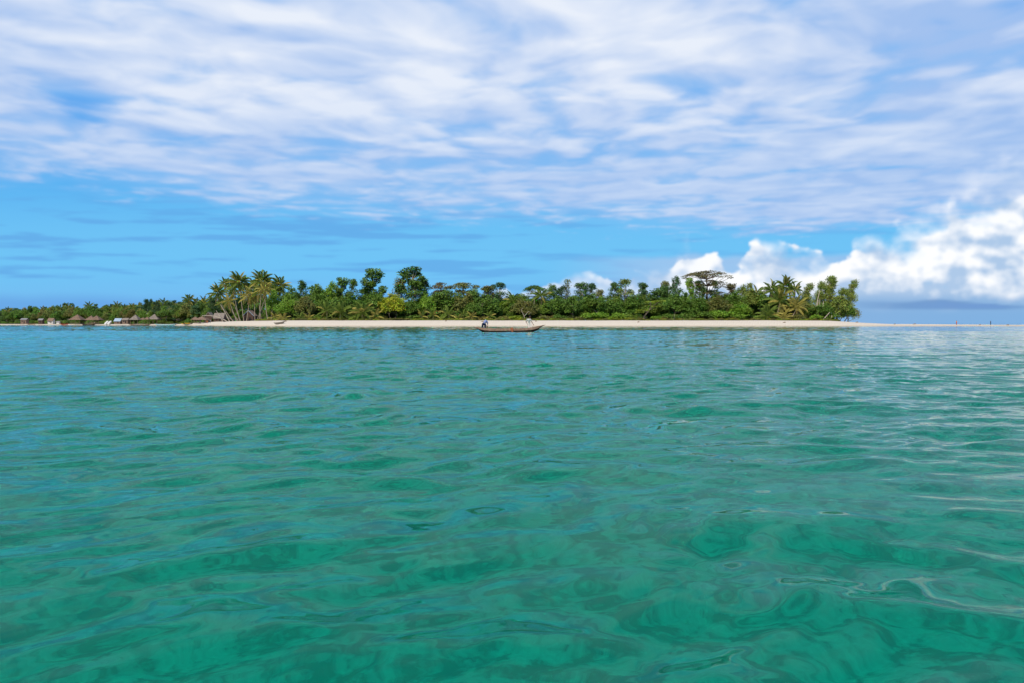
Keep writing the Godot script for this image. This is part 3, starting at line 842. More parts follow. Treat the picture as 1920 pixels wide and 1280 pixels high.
# ---------------------------------------------------------------- the longer coast to the left
func far_coast() -> void:
	rng.seed = 971
	# the wood far behind, one mass
	for pass_ in [["far_wood", "dome0", "mid", 330], ["far_wood", "dome2", "mid", 300], ["far_wood", "open1", "blue", 110], ["far_wood", "dome3", "olive", 240], ["far_wood", "bush1", "mid", 380]]:
		var places := []
		var f: Dictionary = forms[pass_[1]]
		while places.size() < pass_[3]:
			var px := rng.randf_range(-140.0, 432.0)
			var d := lerpf(20.0, 330.0, pow(rng.randf(), 1.7))
			if pass_[1] == "bush1": d = rng.randf_range(16.0, 34.0)
			if px > 405.0: d = rng.randf_range(60.0, 130.0)
			var far := behind(px, d)
			var h := rng.randf_range(6.0, 14.0)
			if pass_[1] == "open1": h += 2.5
			if pass_[1] == "bush1": h = rng.randf_range(1.6, 4.5)
			var s: float = h / f.h
			places.append([spot(px, far) + Vector3(0, -0.5, 0), s * rng.randf_range(0.8, 1.25), s])
		scatter(pass_[0], [pass_[1]], pass_[2], places)
	# trees one can tell apart
	var list := [
		["dome1", 155, 583, 34, 22, "mid", "bark", "round tree behind the single thatched pavilion"], ["dome0", 188, 577, 32, 30, "mid", "bark", "broad tree above the pair of thatched pavilions"], ["dome2", 120, 583, 26, 26, "mid", "bark", "mid-green tree left of the single thatched pavilion"],
		["dome3", 205, 588, 22, 24, "mid", "bark", "green tree behind the white blocks on the shore"], ["plume2", 269, 561, 16, 40, "blue", "bark", "tall dark feathery tree, highest point of the far coast"], ["plume0", 278, 562, 10, 42, "blue", "bark", "thinner feathery tree at the right of the highest one"],
		["dome0", 312, 580, 34, 22, "mid", "pale_bark", "spreading tree with pale forked limbs over the blue boat"], ["dome1", 345, 578, 34, 24, "mid", "bark", "dense tree left of the thatched beach bar"], ["dome2", 332, 570, 30, 40, "olive", "bark", "olive tree high behind the spreading pale-limbed one"],
		["oval0", 317, 567, 14, 50, "blue", "bark", "narrow dark tree on the skyline left of the far palms"], ["oval0", 327, 564, 12, 52, "blue", "bark", "narrow dark pointed tree, right of its narrow neighbour on the skyline"], ["dome3", 375, 573, 30, 36, "mid", "bark", "green tree above the thatched beach bar"],
		["oval0", 385, 580, 12, 22, "mid", "bark", "narrow column of leaves beside the brown gabled hut"], ["flat0", 20, 577, 26, 120, "blue", "bark", "flat dark crown on the skyline at the photo's left edge"], ["dome0", 25, 590, 30, 22, "mid", "bark", "green tree left of the grey shack"],
		["dome1", 62, 590, 24, 22, "mid", "bark", "green tree between the grey shack and the purple hut"], ["dome2", 240, 584, 26, 28, "mid", "bark", "tree behind the metal-roofed house"], ["dome0", 300, 586, 20, 26, "olive", "bark", "small olive tree right of the big grey thatched hut"],
		["dome3", 90, 584, 24, 30, "olive", "bark", "yellowish tree above the white-walled hut"],
	]
	for l in list:
		tree("far_tree" if not (l[0] as String).begins_with("plume") else "far_feathery_tree", l[0], l[1], l[2], l[3], behind(l[1], l[4]), l[5], l[7], "tree", "trees on the far coast", l[6])
	var palms := [[356, 44, 354, 563, "palm", "palm standing out on the skyline above the beach bar"], [384, 40, 382, 568, "palm", "palm with spiky fronds right of the skyline palm"], [126, 70, 126, 577, "palm", "small palm on the skyline above the single pavilion"], [112, 60, 112, 580, "palm", "small palm left of the skyline palm above the pavilion"],
		[203, 30, 202, 585, "palm", "yellowish palm above the white blocks"], [50, 40, 49, 592, "palm", "pale palm above the grey shack"], [231, 40, 232, 580, "palm", "palm behind the metal-roofed house"], [340, 26, 339, 582, "palm", "palm between the two dense trees left of the beach bar"], [396, 30, 398, 577, "palm", "leafy palm above the brown gabled hut"],
		[15, 60, 15, 584, "palm", "palm over the photo's left edge, right of the flat dark crown"], [80, 55, 80, 583, "palm", "palm above the purple hut"], [100, 45, 101, 587, "palm", "palm above the white-walled hut"], [137, 46, 138, 582, "palm", "palm between the single pavilion and the skyline"], [165, 60, 166, 575, "palm", "palm above the left one of the touching pavilions"],
		[218, 60, 219, 575, "palm", "palm high behind the metal-roofed house"], [248, 45, 248, 580, "palm", "palm behind the ragged-topped thatched hut"], [290, 55, 291, 574, "palm", "palm on the slope right of the highest feathery tree"], [306, 70, 307, 570, "palm", "palm on the slope left of the narrow skyline trees"], [368, 50, 368, 570, "palm", "palm on the slope between the two skyline palms"]]
	for i in palms.size():
		var p: Array = palms[i]
		var far := behind(p[0], p[1])
		palm(spot(p[0], far), Vector3((p[2] - 960.0) / FOCAL * far, height_at(p[3], far), -far), 15, 1.05, p[5], 9000 + i, p[4], 0.04, 2, false, "far_coconut_palm", "palms on the far coast", 0.3)
	# huts
	pavilion("single open thatched pavilion with a pointed roof on posts", 145, behind(145, 6), 22, 600, 590, true)
	pavilion("left one of the two touching thatched pavilions", 171, behind(171, 9), 17, 600.5, 592, true)
	pavilion("right one of the two touching thatched pavilions", 181, behind(181, 6), 18, 600, 592, true)
	pavilion("wide thatched beach bar roof of two humps, near the bent trunk", 379, behind(379, 7), 24, 600, 593.5, false)
	pavilion("smaller thatched shelter leaning on the beach bar's left", 366, behind(366, 8), 13, 599.5, 594, false)
	pavilion("large grey thatched hut right of the parasols", 290, behind(290, 14), 20, 599, 589, false, "old_thatch")
	pavilion("thatched hut with a ragged top left of the parasols", 254, behind(254, 14), 18, 600, 590.5, false, "old_thatch")
	parasol("left one of the two thatched parasols", 268, behind(268, 9), 9, 599.3, 595.6)
	parasol("right one of the two thatched parasols", 276, behind(276, 8), 9, 599.3, 594.4)
	house("grey flat-roofed shack standing alone near the photo's left edge", 46, behind(46, 9), 12, 607, 600, 597.5, 4.5, "board", "grey_metal")
	house("small purple-brown hut with a grey roof", 77, behind(77, 10), 9, 607, 601, 598, 3.5, "dark_board", "grey_metal")
	house("white-walled hut under a brown thatched roof", 96, behind(96, 10), 11, 606.5, 602.5, 597.5, 4.0, "white_wall", "thatch", false, "hut", 0.3)
	house("little white shed right of the white-walled hut", 109, behind(109, 9), 7, 606.5, 604.5, 602.8, 2.5, "white_wall", "grey_metal", false, "shed", 0.12, false)
	house("brown house with a pale blue metal roof behind the shore boats", 222, behind(222, 12), 13, 606.5, 603, 597.5, 5.0, "board", "pale_blue")
	house("low thatched hut joined to the metal-roofed house's right", 236, behind(236, 13), 12, 606.5, 601, 597.5, 4.0, "board", "old_thatch", false, "hut", 0.3)
	house("white-roofed house standing higher among the trees on the slope", 277, behind(277, 46), 8, 591, 583, 578.5, 5.0, "white_wall", "white_paint", true)
	house("small pale gabled roof just below the white-roofed house", 277, behind(277, 30), 8, 596, 590.5, 587.0, 4.0, "white_wall", "grey_metal", true)
	house("brown gabled hut partly hidden by the left-leaning palms", 393, behind(393, 14), 15, 605, 596, 586.5, 5.0, "dark_board", "old_thatch", true, "hut", 0.25)
	house("dull thatched hut behind the leaning palm trunks", 412, behind(412, 17), 20, 604, 598, 588, 5.0, "dark_board", "old_thatch", false, "hut", 0.3)
	house("dark gabled hut with a pale blue roof edge among the palm trunks", 469, behind(469, 24), 21, 603, 593, 583, 6.0, "dark_board", "thatch", true, "hut", 0.2, true, "pale_blue")
	house("pale turquoise roof of a hut glimpsed between the trees above the boat", 942, behind(942, 38), 13, 596, 572, 568, 4.0, "board", "pale_blue", false, "hut", 0.12, false)
	# boats drawn up on the far shore or floating off it
	var boats := [[166, -4, 27, 606.0, "hull_low", "dark_board", "long dark boat in front of the thatched pavilions"], [262, -8, 43, 607.0, "board", "hull_high", "longest brown boat lying off the thatched huts"], [310, -5, 40, 607.5, "blue_paint", "blue_paint", "pale blue boat below the spreading tree"],
		[352, 2, 18, 607.0, "dark_board", "dark_board", "dark short boat left of the beach bar"], [58, 3, 18, 606.5, "hull_grey", "hull_high", "grey boat on the sand below the far huts"], [120, 2, 16, 606.5, "red_cloth", "red_cloth", "reddish boat left of the single pavilion"], [325, 2, 12, 606.0, "dark_board", "hull_grey", "small dark boat behind the pale blue one"]]
	for b in boats:
		var far := behind(b[0], b[1])
		var at := spot(b[0], far)
		at.y = maxf(at.y + 0.1, 0.0) if b[1] > 0 else 0.02
		canoe("shore_boat", b[6], at, 0.05, b[2] / FOCAL * far, 0.75, 0.5, 0.3, 0.4, 0.14, b[4], b[5], "boats on the far shore", 0.0, 2)
	for k in 2:
		var px: float = [200.5, 206.0][k]
		var far := behind(px, 3.5)
		var at := spot(px, far)
		var s := Shape.new()
		s.tube([Vector3(-1.0, 0.1, 0.5), Vector3(-0.3, 1.1, 0.2), Vector3(0.5, 2.1, -0.1), Vector3(0.9, 2.4, -0.2)], [0.95, 0.95, 0.75, 0.25], 10)
		var o := thing("upturned_skiff", ["white hull propped on the far sand, left one", "white hull propped on the far sand, right one"][k], "boat", at, 0.0, "white hulls on the far sand")
		part("hull", s.mesh(), mats["white_paint"], o)
		var r := Shape.new()
		r.tube([Vector3(0.25, -0.2, 0.75), Vector3(1.15, 1.8, 0.5)], [0.16, 0.16], 6)
		part("prop", r.mesh(), mats["dark"], o)
	for k in 2:
		var px: float = [345.0, 351.0][k]
		var far := behind(px, 3.0 + k * 2.0)
		var at := spot(px, far) + Vector3(0, 0.25, 0)
		canoe("kayak", ["yellow kayak lying at the water left of the beach bar", "second yellow kayak, behind the one at the water"][k], at, 0.35 - 0.5 * k, 3.4, 0.42, 0.30, 0.16, 0.16, 0.1, "yellow_plastic", "yellow_plastic", "yellow kayaks", 0.0, 1)


# ---------------------------------------------------------------- on the island's sand
func beach_things() -> void:
	# the beached pirogue
	var far := behind(524.0, 3.5)
	var at := spot(524.0, far)
	at.y += 0.16
	canoe("pirogue", "small grey pirogue pulled up on the island's sand, tilted up to the right", at, 0.25, 20.5 / FOCAL * far, 0.42, 0.5, 0.12, 0.3, 0.12, "hull_grey", "hull_grey", "", 0.13, 2)
	# drift wood and stranded bits
	rng.seed = 515
	var bits := [[1197, 7, 0.9, "dark wet lump of driftwood on the sand right of the shrubs"], [1471, 6, 1.1, "dark driftwood stump below the big low palm"], [1607, 11, 1.2, "brown log lying where the sand spit begins"], [905, 8, 1.6, "low stranded branch on the sand behind the bending man"], [1005, 9, 0.7, "small driftwood bit right of the standing man"],
		[1233, 14, 0.9, "pale bleached piece at the top of the sand"], [750, 15, 2.6, "long pale log at the top of the sand below the yellow tree"], [836, 10, 0.6, "tiny stick on the sand below the single bright palm"], [535, 9, 1.0, "flat stick on the sand right of the beached pirogue"], [1678, 9, 0.8, "dark stranded lump far out on the spit"], [1715, 10, 1.4, "low dark wreckage further out on the spit"], [1838, 9, 0.9, "dark lump left of the far dark figure"], [1890, 9, 1.2, "flat dark wreckage at the photo's right edge"]]
	for b in bits:
		far = behind(b[0], b[1])
		at = spot(b[0], far)
		var l: float = b[2]
		var s := Shape.new()
		var a := rng.randf_range(-0.5, 0.5)
		var d := Vector3(cos(a), 0.05, sin(a)) * l
		s.tube([d * -0.5 + Vector3(0, 0.08, 0), Vector3(0, 0.16, 0.06), d * 0.5 + Vector3(0, 0.12, 0)], [0.10, 0.16, 0.07], 7)
		s.tube([Vector3(0, 0.14, 0.04), Vector3(0.12, 0.24, 0.1) * (0.6 + l)], [0.09, 0.04], 6)
		var o := thing("driftwood", b[3], "driftwood", at, 0.0, "driftwood on the sand")
		part("log", s.mesh(), mats["driftwood"] if b[0] == 750 or b[0] == 1233 else mats["pole"], o)
	# far figures
	var figures := [[1794, 9, "orange_cloth", "red_cloth", "tiny figure in red-orange standing far out on the spit"], [1858, 9, "dark_cloth", "navy_cloth", "tiny figure in dark clothes, rightmost on the spit"], [375, 5, "white_cloth", "dark_cloth", "figure in a white shirt before the thatched beach bar"], [388, 5, "orange_cloth", "red_cloth", "figure in orange and red at the right of the beach bar"], [394, 6, "blue_paint", "navy_cloth", "figure in pale blue standing under the fallen trunk's tip"], [177, 7, "white_cloth", "navy_cloth", "figure in white between the two touching pavilions"]]
	var first: Node3D
	for i in figures.size():
		var f: Array = figures[i]
		far = behind(f[0], f[1])
		if i == 0:
			first = person(f[4], spot(f[0], far), standing(0.4), mats[f[2]], mats[f[3]], false, "skin", "people on the shore")
			var hair := SphereMesh.new()
			hair.radius = 0.105; hair.height = 0.17; hair.radial_segments = 12; hair.rings = 7
			part("hair", hair, mats["hair"], first, Transform3D(Basis.IDENTITY, Vector3(0, 1.665, -0.015)))
		else:
			var o: Node3D = first.duplicate()
			o.name = numbered("person")
			o.position = spot(f[0], far)
			o.rotation.y = i * 1.1
			o.set_meta("label", f[4])
			(o.get_node("shirt") as MeshInstance3D).material_override = mats[f[2]]
			(o.get_node("trousers") as MeshInstance3D).material_override = mats[f[3]]
			add_child(o)


# ---------------------------------------------------------------- the pirogue and its two men
func boat_and_people() -> void:
	var far := 86.6
	var k := far / FOCAL
	var o := Vector3((955.0 - 960.0) * k, 0.0, -far)
	canoe("pirogue", "long weathered dugout pirogue afloat, two men standing in it", o, 0.02, 128.0 * k, 0.42, 0.36, 0.24, 0.36, 0.10, "hull_low", "hull_high", "", 0.012, 4)
	# the bundle that hangs over its side
	var s := Shape.new()
	var x := (960.0 - 955.0) * k
	s.tube([Vector3(x - 0.04, 0.44, 0.34), Vector3(x, 0.42, 0.46), Vector3(x + 0.05, 0.2, 0.50), Vector3(x + 0.06, -0.05, 0.47)], [0.06, 0.10, 0.15, 0.07], 9)
	s.tube([Vector3(x - 0.16, 0.42, 0.40), Vector3(x - 0.10, 0.26, 0.47), Vector3(x - 0.05, 0.12, 0.49)], [0.04, 0.07, 0.05], 7)
	var b := thing("cloth_bundle", "reddish-brown bundle hanging over the pirogue's side at its middle", "bundle", o)
	part("bundle", s.mesh(), mats["rope"], b)
	# bending man
	var J := {"hip": Vector3(0.02, 0.90, 0.0), "waist": Vector3(0.07, 1.05, -0.06), "chest": Vector3(0.20, 1.20, -0.24), "neck": Vector3(0.29, 1.15, -0.40), "head": Vector3(0.34, 1.07, -0.49), "face": Vector3(0.35, -0.88, -0.32).normalized(), "toe": Vector3(0.06, 0, -0.15),
		"hip_l": Vector3(-0.09, 0.88, 0.03), "kn_l": Vector3(-0.17, 0.48, 0.0), "an_l": Vector3(-0.17, 0.08, 0.06), "hip_r": Vector3(0.11, 0.88, -0.03), "kn_r": Vector3(0.18, 0.48, -0.10), "an_r": Vector3(0.16, 0.08, -0.02),
		"sh_l": Vector3(0.10, 1.16, -0.40), "el_l": Vector3(0.18, 0.90, -0.44), "ha_l": Vector3(0.30, 0.66, -0.44), "sh_r": Vector3(0.38, 1.14, -0.24), "el_r": Vector3(0.43, 0.86, -0.22), "ha_r": Vector3(0.42, 0.60, -0.24)}
	person("man in a blue-grey shirt and navy trousers bending over in the pirogue", o + Vector3((907.0 - 955.0) * k, -0.02, 0.05), J, mats["blue_shirt"], mats["navy_cloth"], true, "skin", "men in the pirogue")
	# standing man
	J = {"hip": Vector3(-0.02, 0.90, 0.0), "waist": Vector3(-0.03, 1.05, 0.0), "chest": Vector3(-0.05, 1.26, 0.02), "neck": Vector3(-0.02, 1.43, 0.03), "head": Vector3(0.03, 1.53, 0.05), "face": Vector3(0.75, -0.25, 0.6).normalized(), "toe": Vector3(0.14, 0, 0.08),
		"hip_l": Vector3(-0.10, 0.88, 0.0), "kn_l": Vector3(-0.02, 0.48, 0.06), "an_l": Vector3(-0.06, 0.08, 0.0), "hip_r": Vector3(0.08, 0.88, 0.0), "kn_r": Vector3(0.20, 0.50, 0.05), "an_r": Vector3(0.24, 0.08, -0.02),
		"sh_l": Vector3(-0.22, 1.34, -0.02), "el_l": Vector3(-0.36, 1.08, -0.06), "ha_l": Vector3(-0.26, 0.92, 0.08), "sh_r": Vector3(0.13, 1.34, 0.06), "el_r": Vector3(0.28, 1.06, 0.10), "ha_r": Vector3(0.41, 0.82, 0.14)}
	person("man in a pale shirt and white trousers standing near the pirogue's right end", o + Vector3((992.5 - 955.0) * k, 0.02, 0.0), J, mats["pale_cloth"], mats["white_cloth"], true, "skin", "men in the pirogue")


# ---------------------------------------------------------------- ground and water
func make_ground() -> void:
	var xs := PackedFloat32Array()
	var zs := PackedFloat32Array()
	var x := -20000.0
	while x < 20000.0:
		xs.append(x)
		if x < -900.0: x += maxf(60.0, (-900.0 - x) * 0.35)
		elif x < -200.0: x += 6.0
		elif absf(x) < 9.0: x += 0.25
		elif x < 230.0: x += 2.5
		elif x < 700.0: x += 8.0
		else: x += maxf(40.0, (x - 700.0) * 0.35)
	var far := -60.0
	while far < 22000.0:
		zs.append(far)
		if far < 0.0: far += 6.0
		elif far < 12.0: far += 0.25
		elif far < 24.0: far += 0.8
		elif far < 270.0: far += 6.0
		elif far < 312.0: far += 0.7
		elif far < 470.0: far += 2.5
		elif far < 1000.0: far += 6.0
		else: far += maxf(20.0, (far - 1000.0) * 0.35)
	var nx := xs.size()
	var nz := zs.size()
	var v := PackedVector3Array()
	var c := PackedColorArray()
	var idx := PackedInt32Array()
	v.resize(nx * nz); c.resize(nx * nz)
	var weed := FastNoiseLite.new()
	weed.seed = 5
	weed.frequency = 0.35
	weed.fractal_octaves = 4
	var k := 0
	for j in nz:
		for i in nx:
			var h := ground(xs[i], -zs[j])
			v[k] = Vector3(xs[i], h, -zs[j])
			var sand := Color(0.61, 0.545, 0.465)
			if h < 0.35:
				sand = sand.lerp(Color(0.50, 0.40, 0.29), smoothstep(0.35, 0.05, h))           # wet sand
			if h < -0.3:
				var w := weed.get_noise_2d(xs[i], zs[j])
				sand = sand.lerp(Color(0.62, 0.60, 0.42), smoothstep(-0.3, -0.8, h))
				sand = sand.lerp(Color(0.05, 0.09, 0.05), smoothstep(-0.08, 0.20, w) * 0.9)     # weed on the sea bed
			var d := inland(xs[i], zs[j])
			var grown := smoothstep(112.0, 100.0, xs[i])
			if d > 14.0 and grown > 0.0:
				sand = sand.lerp(Color(0.075, 0.075, 0.035), smoothstep(15.5, 19.0, d + 2.0 * warp.get_noise_2d(xs[i] * 2.0, zs[j] * 2.0)) * grown)   # soil and leaf litter
			c[k] = sand
			k += 1
	for j in nz - 1:
		for i in nx - 1:
			var a := j * nx + i
			idx.append_array(PackedInt32Array([a, a + nx, a + 1, a + 1, a + nx, a + nx + 1]))
	# front faces up
	var a0 := v[idx[0]]; var b0 := v[idx[1]]; var d0 := v[idx[2]]
	if (d0 - a0).cross(b0 - a0).y < 0.0:
		idx.reverse()
	var nrm := PackedVector3Array()
	nrm.resize(nx * nz)
	for j in nz:
		for i in nx:
			var l := v[j * nx + maxi(i - 1, 0)]; var r := v[j * nx + mini(i + 1, nx - 1)]
			var u := v[maxi(j - 1, 0) * nx + i]; var w := v[mini(j + 1, nz - 1) * nx + i]
			nrm[j * nx + i] = Vector3(-(r.y - l.y) / (r.x - l.x), 1.0, (w.y - u.y) / (u.z - w.z)).normalized()
	var arr := []
	arr.resize(Mesh.ARRAY_MAX)
	arr[Mesh.ARRAY_VERTEX] = v
	arr[Mesh.ARRAY_NORMAL] = nrm
	arr[Mesh.ARRAY_COLOR] = c
	arr[Mesh.ARRAY_INDEX] = idx
	var m := ArrayMesh.new()
	m.add_surface_from_arrays(Mesh.PRIMITIVE_TRIANGLES, arr)
	var gm := grainy(Color(0.88, 0.87, 0.85), Color(1, 1, 1), 3.0, 0.95)
	var g := part("ground", m, gm, self)
	tag(g, "", "", "", "structure")


# the sea bed that shows through the shallows by the camera: pale sand, weed and rubble
func make_sea_bed() -> void:
	var w := 1024
	var fields := []
	for it in [[51, 0.010, 5], [52, 0.034, 4], [53, 0.11, 3]]:
		var f := FastNoiseLite.new()
		f.seed = it[0]
		f.frequency = it[1]
		f.fractal_octaves = it[2]
		f.domain_warp_enabled = true
		f.domain_warp_amplitude = 34.0
		f.domain_warp_frequency = 0.012
		var im := f.get_seamless_image(w, w)
		fields.append(im.get_data())
	var px := PackedByteArray()
	px.resize(w * w * 3)
	var sand := Vector3(0.64, 0.62, 0.46)
	var weed := Vector3(0.05, 0.10, 0.045)
	var stone := Vector3(0.34, 0.24, 0.16)
	var table := []
	for k in 256: table.append(int(255.0 * Color(k / 255.0, 0, 0).linear_to_srgb().r))
	for i in w * w:
		var a: float = fields[0][i] / 255.0
		var b: float = fields[1][i] / 255.0
		var e: float = fields[2][i] / 255.0
		var c := sand * (0.75 + 0.5 * e)
		c = c.lerp(weed, clampf((a * 0.6 + b * 0.55 + e * 0.12 - 0.52) * 3.4, 0.0, 0.9))
		c = c.lerp(stone, clampf((e * 0.6 + b * 0.5 - 0.74) * 4.0, 0.0, 0.5))
		px[i * 3] = table[clampi(int(c.x * 255.0), 0, 255)]; px[i * 3 + 1] = table[clampi(int(c.y * 255.0), 0, 255)]; px[i * 3 + 2] = table[clampi(int(c.z * 255.0), 0, 255)]
	var tex := ImageTexture.create_from_image(Image.create_from_data(w, w, false, Image.FORMAT_RGB8, px))
	var m := StandardMaterial3D.new()
	m.albedo_texture = tex
	m.uv1_triplanar = true
	m.uv1_world_triplanar = true
	m.uv1_scale = Vector3.ONE / 7.0
	m.roughness = 1.0
	m.metallic_specular = 0.2
	var s := Shape.new()
	var n := 60
	for j in n:
		for i in n:
			var q := []
			for e in [[0, 0], [1, 0], [1, 1], [0, 1]]:
				var x := lerpf(-22.0, 22.0, float(i + e[0]) / n)
				var z := lerpf(4.0, -34.0, float(j + e[1]) / n)
				var edge := smoothstep(22.0, 17.0, absf(x)) * smoothstep(-34.0, -28.0, z) * smoothstep(4.0, 0.0, z)
				q.append(Vector3(x, ground(x, z) + 0.30 * edge - 0.06 + 0.10 * patchy.get_noise_2d(x * 3.0, z * 3.0) * edge, z))
			s.out_quad(q[0], q[1], q[2], q[3], Vector3(q[0].x, -50.0, q[0].z))
	var o := part("sea_bed", s.mesh(), m, self)
	tag(o, "", "", "", "structure")


func make_water() -> void:
	# wavelets: length, slope, heading (0 runs towards the camera), phase
	rng.seed = 2024
	var kx := PackedFloat32Array(); var kz := PackedFloat32Array(); var amp := PackedFloat32Array(); var ph := PackedFloat32Array(); var lens := PackedFloat32Array()
	var lengths := []
	for k in 5: lengths.append(0.085 * pow(1.12, k))           # the finest
	for k in 20: lengths.append(0.15 * pow(1.075, k))          # 0.15 to 0.6 m: wind ripples
	lengths.append_array([0.65, 0.72, 0.8, 0.9, 1.05, 1.25, 1.5, 1.9, 2.6, 3.8, 6.0])
	for l in lengths:
		var head := rng.randfn(0.08, 0.62)
		var slope := 0.028
		if l < 0.25: slope = 0.018
		if l < 0.145: slope = 0.012
		if l > 0.6: slope = 0.044
		if l > 1.0: slope = 0.024
		if l > 1.6: slope = 0.011
		var k: float = TAU / l
		lens.append(l)
		kx.append(k * sin(head)); kz.append(k * cos(head))
		amp.append(slope * SWELL / k)
		ph.append(rng.randf() * TAU)
	var nw := lens.size()
	var angles := PackedFloat32Array()
	var a := -PI
	while a < PI - 0.01:
		angles.append(a)
		if absf(a) < 0.66: a += 0.0031
		else: a += 0.09
	var na := angles.size()
	var rs := PackedFloat32Array([0.0])
	var r := 0.6
	while r < 24000.0:
		rs.append(r)
		if r < 12.0: r += 0.026 + r * 0.0022
		elif r < 45.0: r += 0.05 + (r - 12.0) * 0.005
		elif r < 110.0: r += 0.25
		elif r < 300.0: r += 0.9
		else: r *= 1.03
	var nr := rs.size()
	var v := PackedVector3Array(); var n := PackedVector3Array(); var idx := PackedInt32Array()
	v.resize(nr * na); n.resize(nr * na)
	var at := 0
	for j in nr:
		r = rs[j]
		var space := maxf(r * 0.0031, (rs[j] - rs[maxi(j - 1, 0)]))
		var first := 0
		while first < nw and lens[first] < 2.2 * space: first += 1
		for i in na:
			var ahead := absf(angles[i]) < 0.70
			var x := sin(angles[i]) * r
			var z := -cos(angles[i]) * r
			if not ahead or r > 9000.0:
				v[at] = Vector3(x, 0, z); n[at] = Vector3.UP
				at += 1
				continue
			var wx := x + 0.55 * warp.get_noise_2d(x * 4.0, z * 4.0)
			var wz := z + 0.55 * warp.get_noise_2d(x * 4.0 + 300.0, z * 4.0)
			var rough := 0.95 + 0.75 * patchy.get_noise_2d(x, z * 1.6) + 0.5 * patchy.get_noise_2d(x * 0.12, z * 0.2)
			var fine := 1.0 + 1.0 * patchy.get_noise_2d(x * 0.5 + 70.0, z * 0.9)
			var h := 0.0; var sx := 0.0; var sz := 0.0; var ox := 0.0; var oz := 0.0
			for w in nw:
				var p := kx[w] * wx + kz[w] * wz + ph[w]
				var am := amp[w] * (rough if w > 17 else rough * fine)
				var co := cos(p) * am
				sx += kx[w] * co; sz += kz[w] * co
				if w >= first:
					var si := sin(p) * am
					h += si
					var q := co * 0.75 / (TAU / lens[w])
					ox += kx[w] * q; oz += kz[w] * q
			v[at] = Vector3(x + ox, h, z + oz)
			var calm := lerpf(1.0, 0.5, smoothstep(10.0, 80.0, r))
			n[at] = Vector3(-sx * calm, 1.0, -sz * calm).normalized()
			at += 1
	idx.resize((nr - 1) * na * 6)
	var o := 0
	for j in nr - 1:
		for i in na:
			var i2 := (i + 1) % na
			var q0 := j * na + i; var q1 := j * na + i2; var q2 := (j + 1) * na + i2; var q3 := (j + 1) * na + i
			idx[o] = q0; idx[o + 1] = q3; idx[o + 2] = q2
			idx[o + 3] = q0; idx[o + 4] = q2; idx[o + 5] = q1
			o += 6
	var e := (nr / 2) * na * 6 + na * 3
	e -= e % 3
	var a0 := v[idx[e]]; var b0 := v[idx[e + 1]]; var d0 := v[idx[e + 2]]
	if (d0 - a0).cross(b0 - a0).y < 0.0:
		idx.reverse()
	var arr := []
	arr.resize(Mesh.ARRAY_MAX)
	arr[Mesh.ARRAY_VERTEX] = v
	arr[Mesh.ARRAY_NORMAL] = n
	arr[Mesh.ARRAY_INDEX] = idx
	var m := ArrayMesh.new()
	m.add_surface_from_arrays(Mesh.PRIMITIVE_TRIANGLES, arr)
	var wm := StandardMaterial3D.new()
	wm.albedo_color = lin(0.0002, 0.32, 0.235, 0.25)
	wm.refraction_enabled = true
	wm.refraction_scale = 0.0075
	wm.roughness = 0.02
	wm.metallic_specular = 0.5
	var s := part("water", m, wm, self)
	tag(s, "", "", "", "structure")


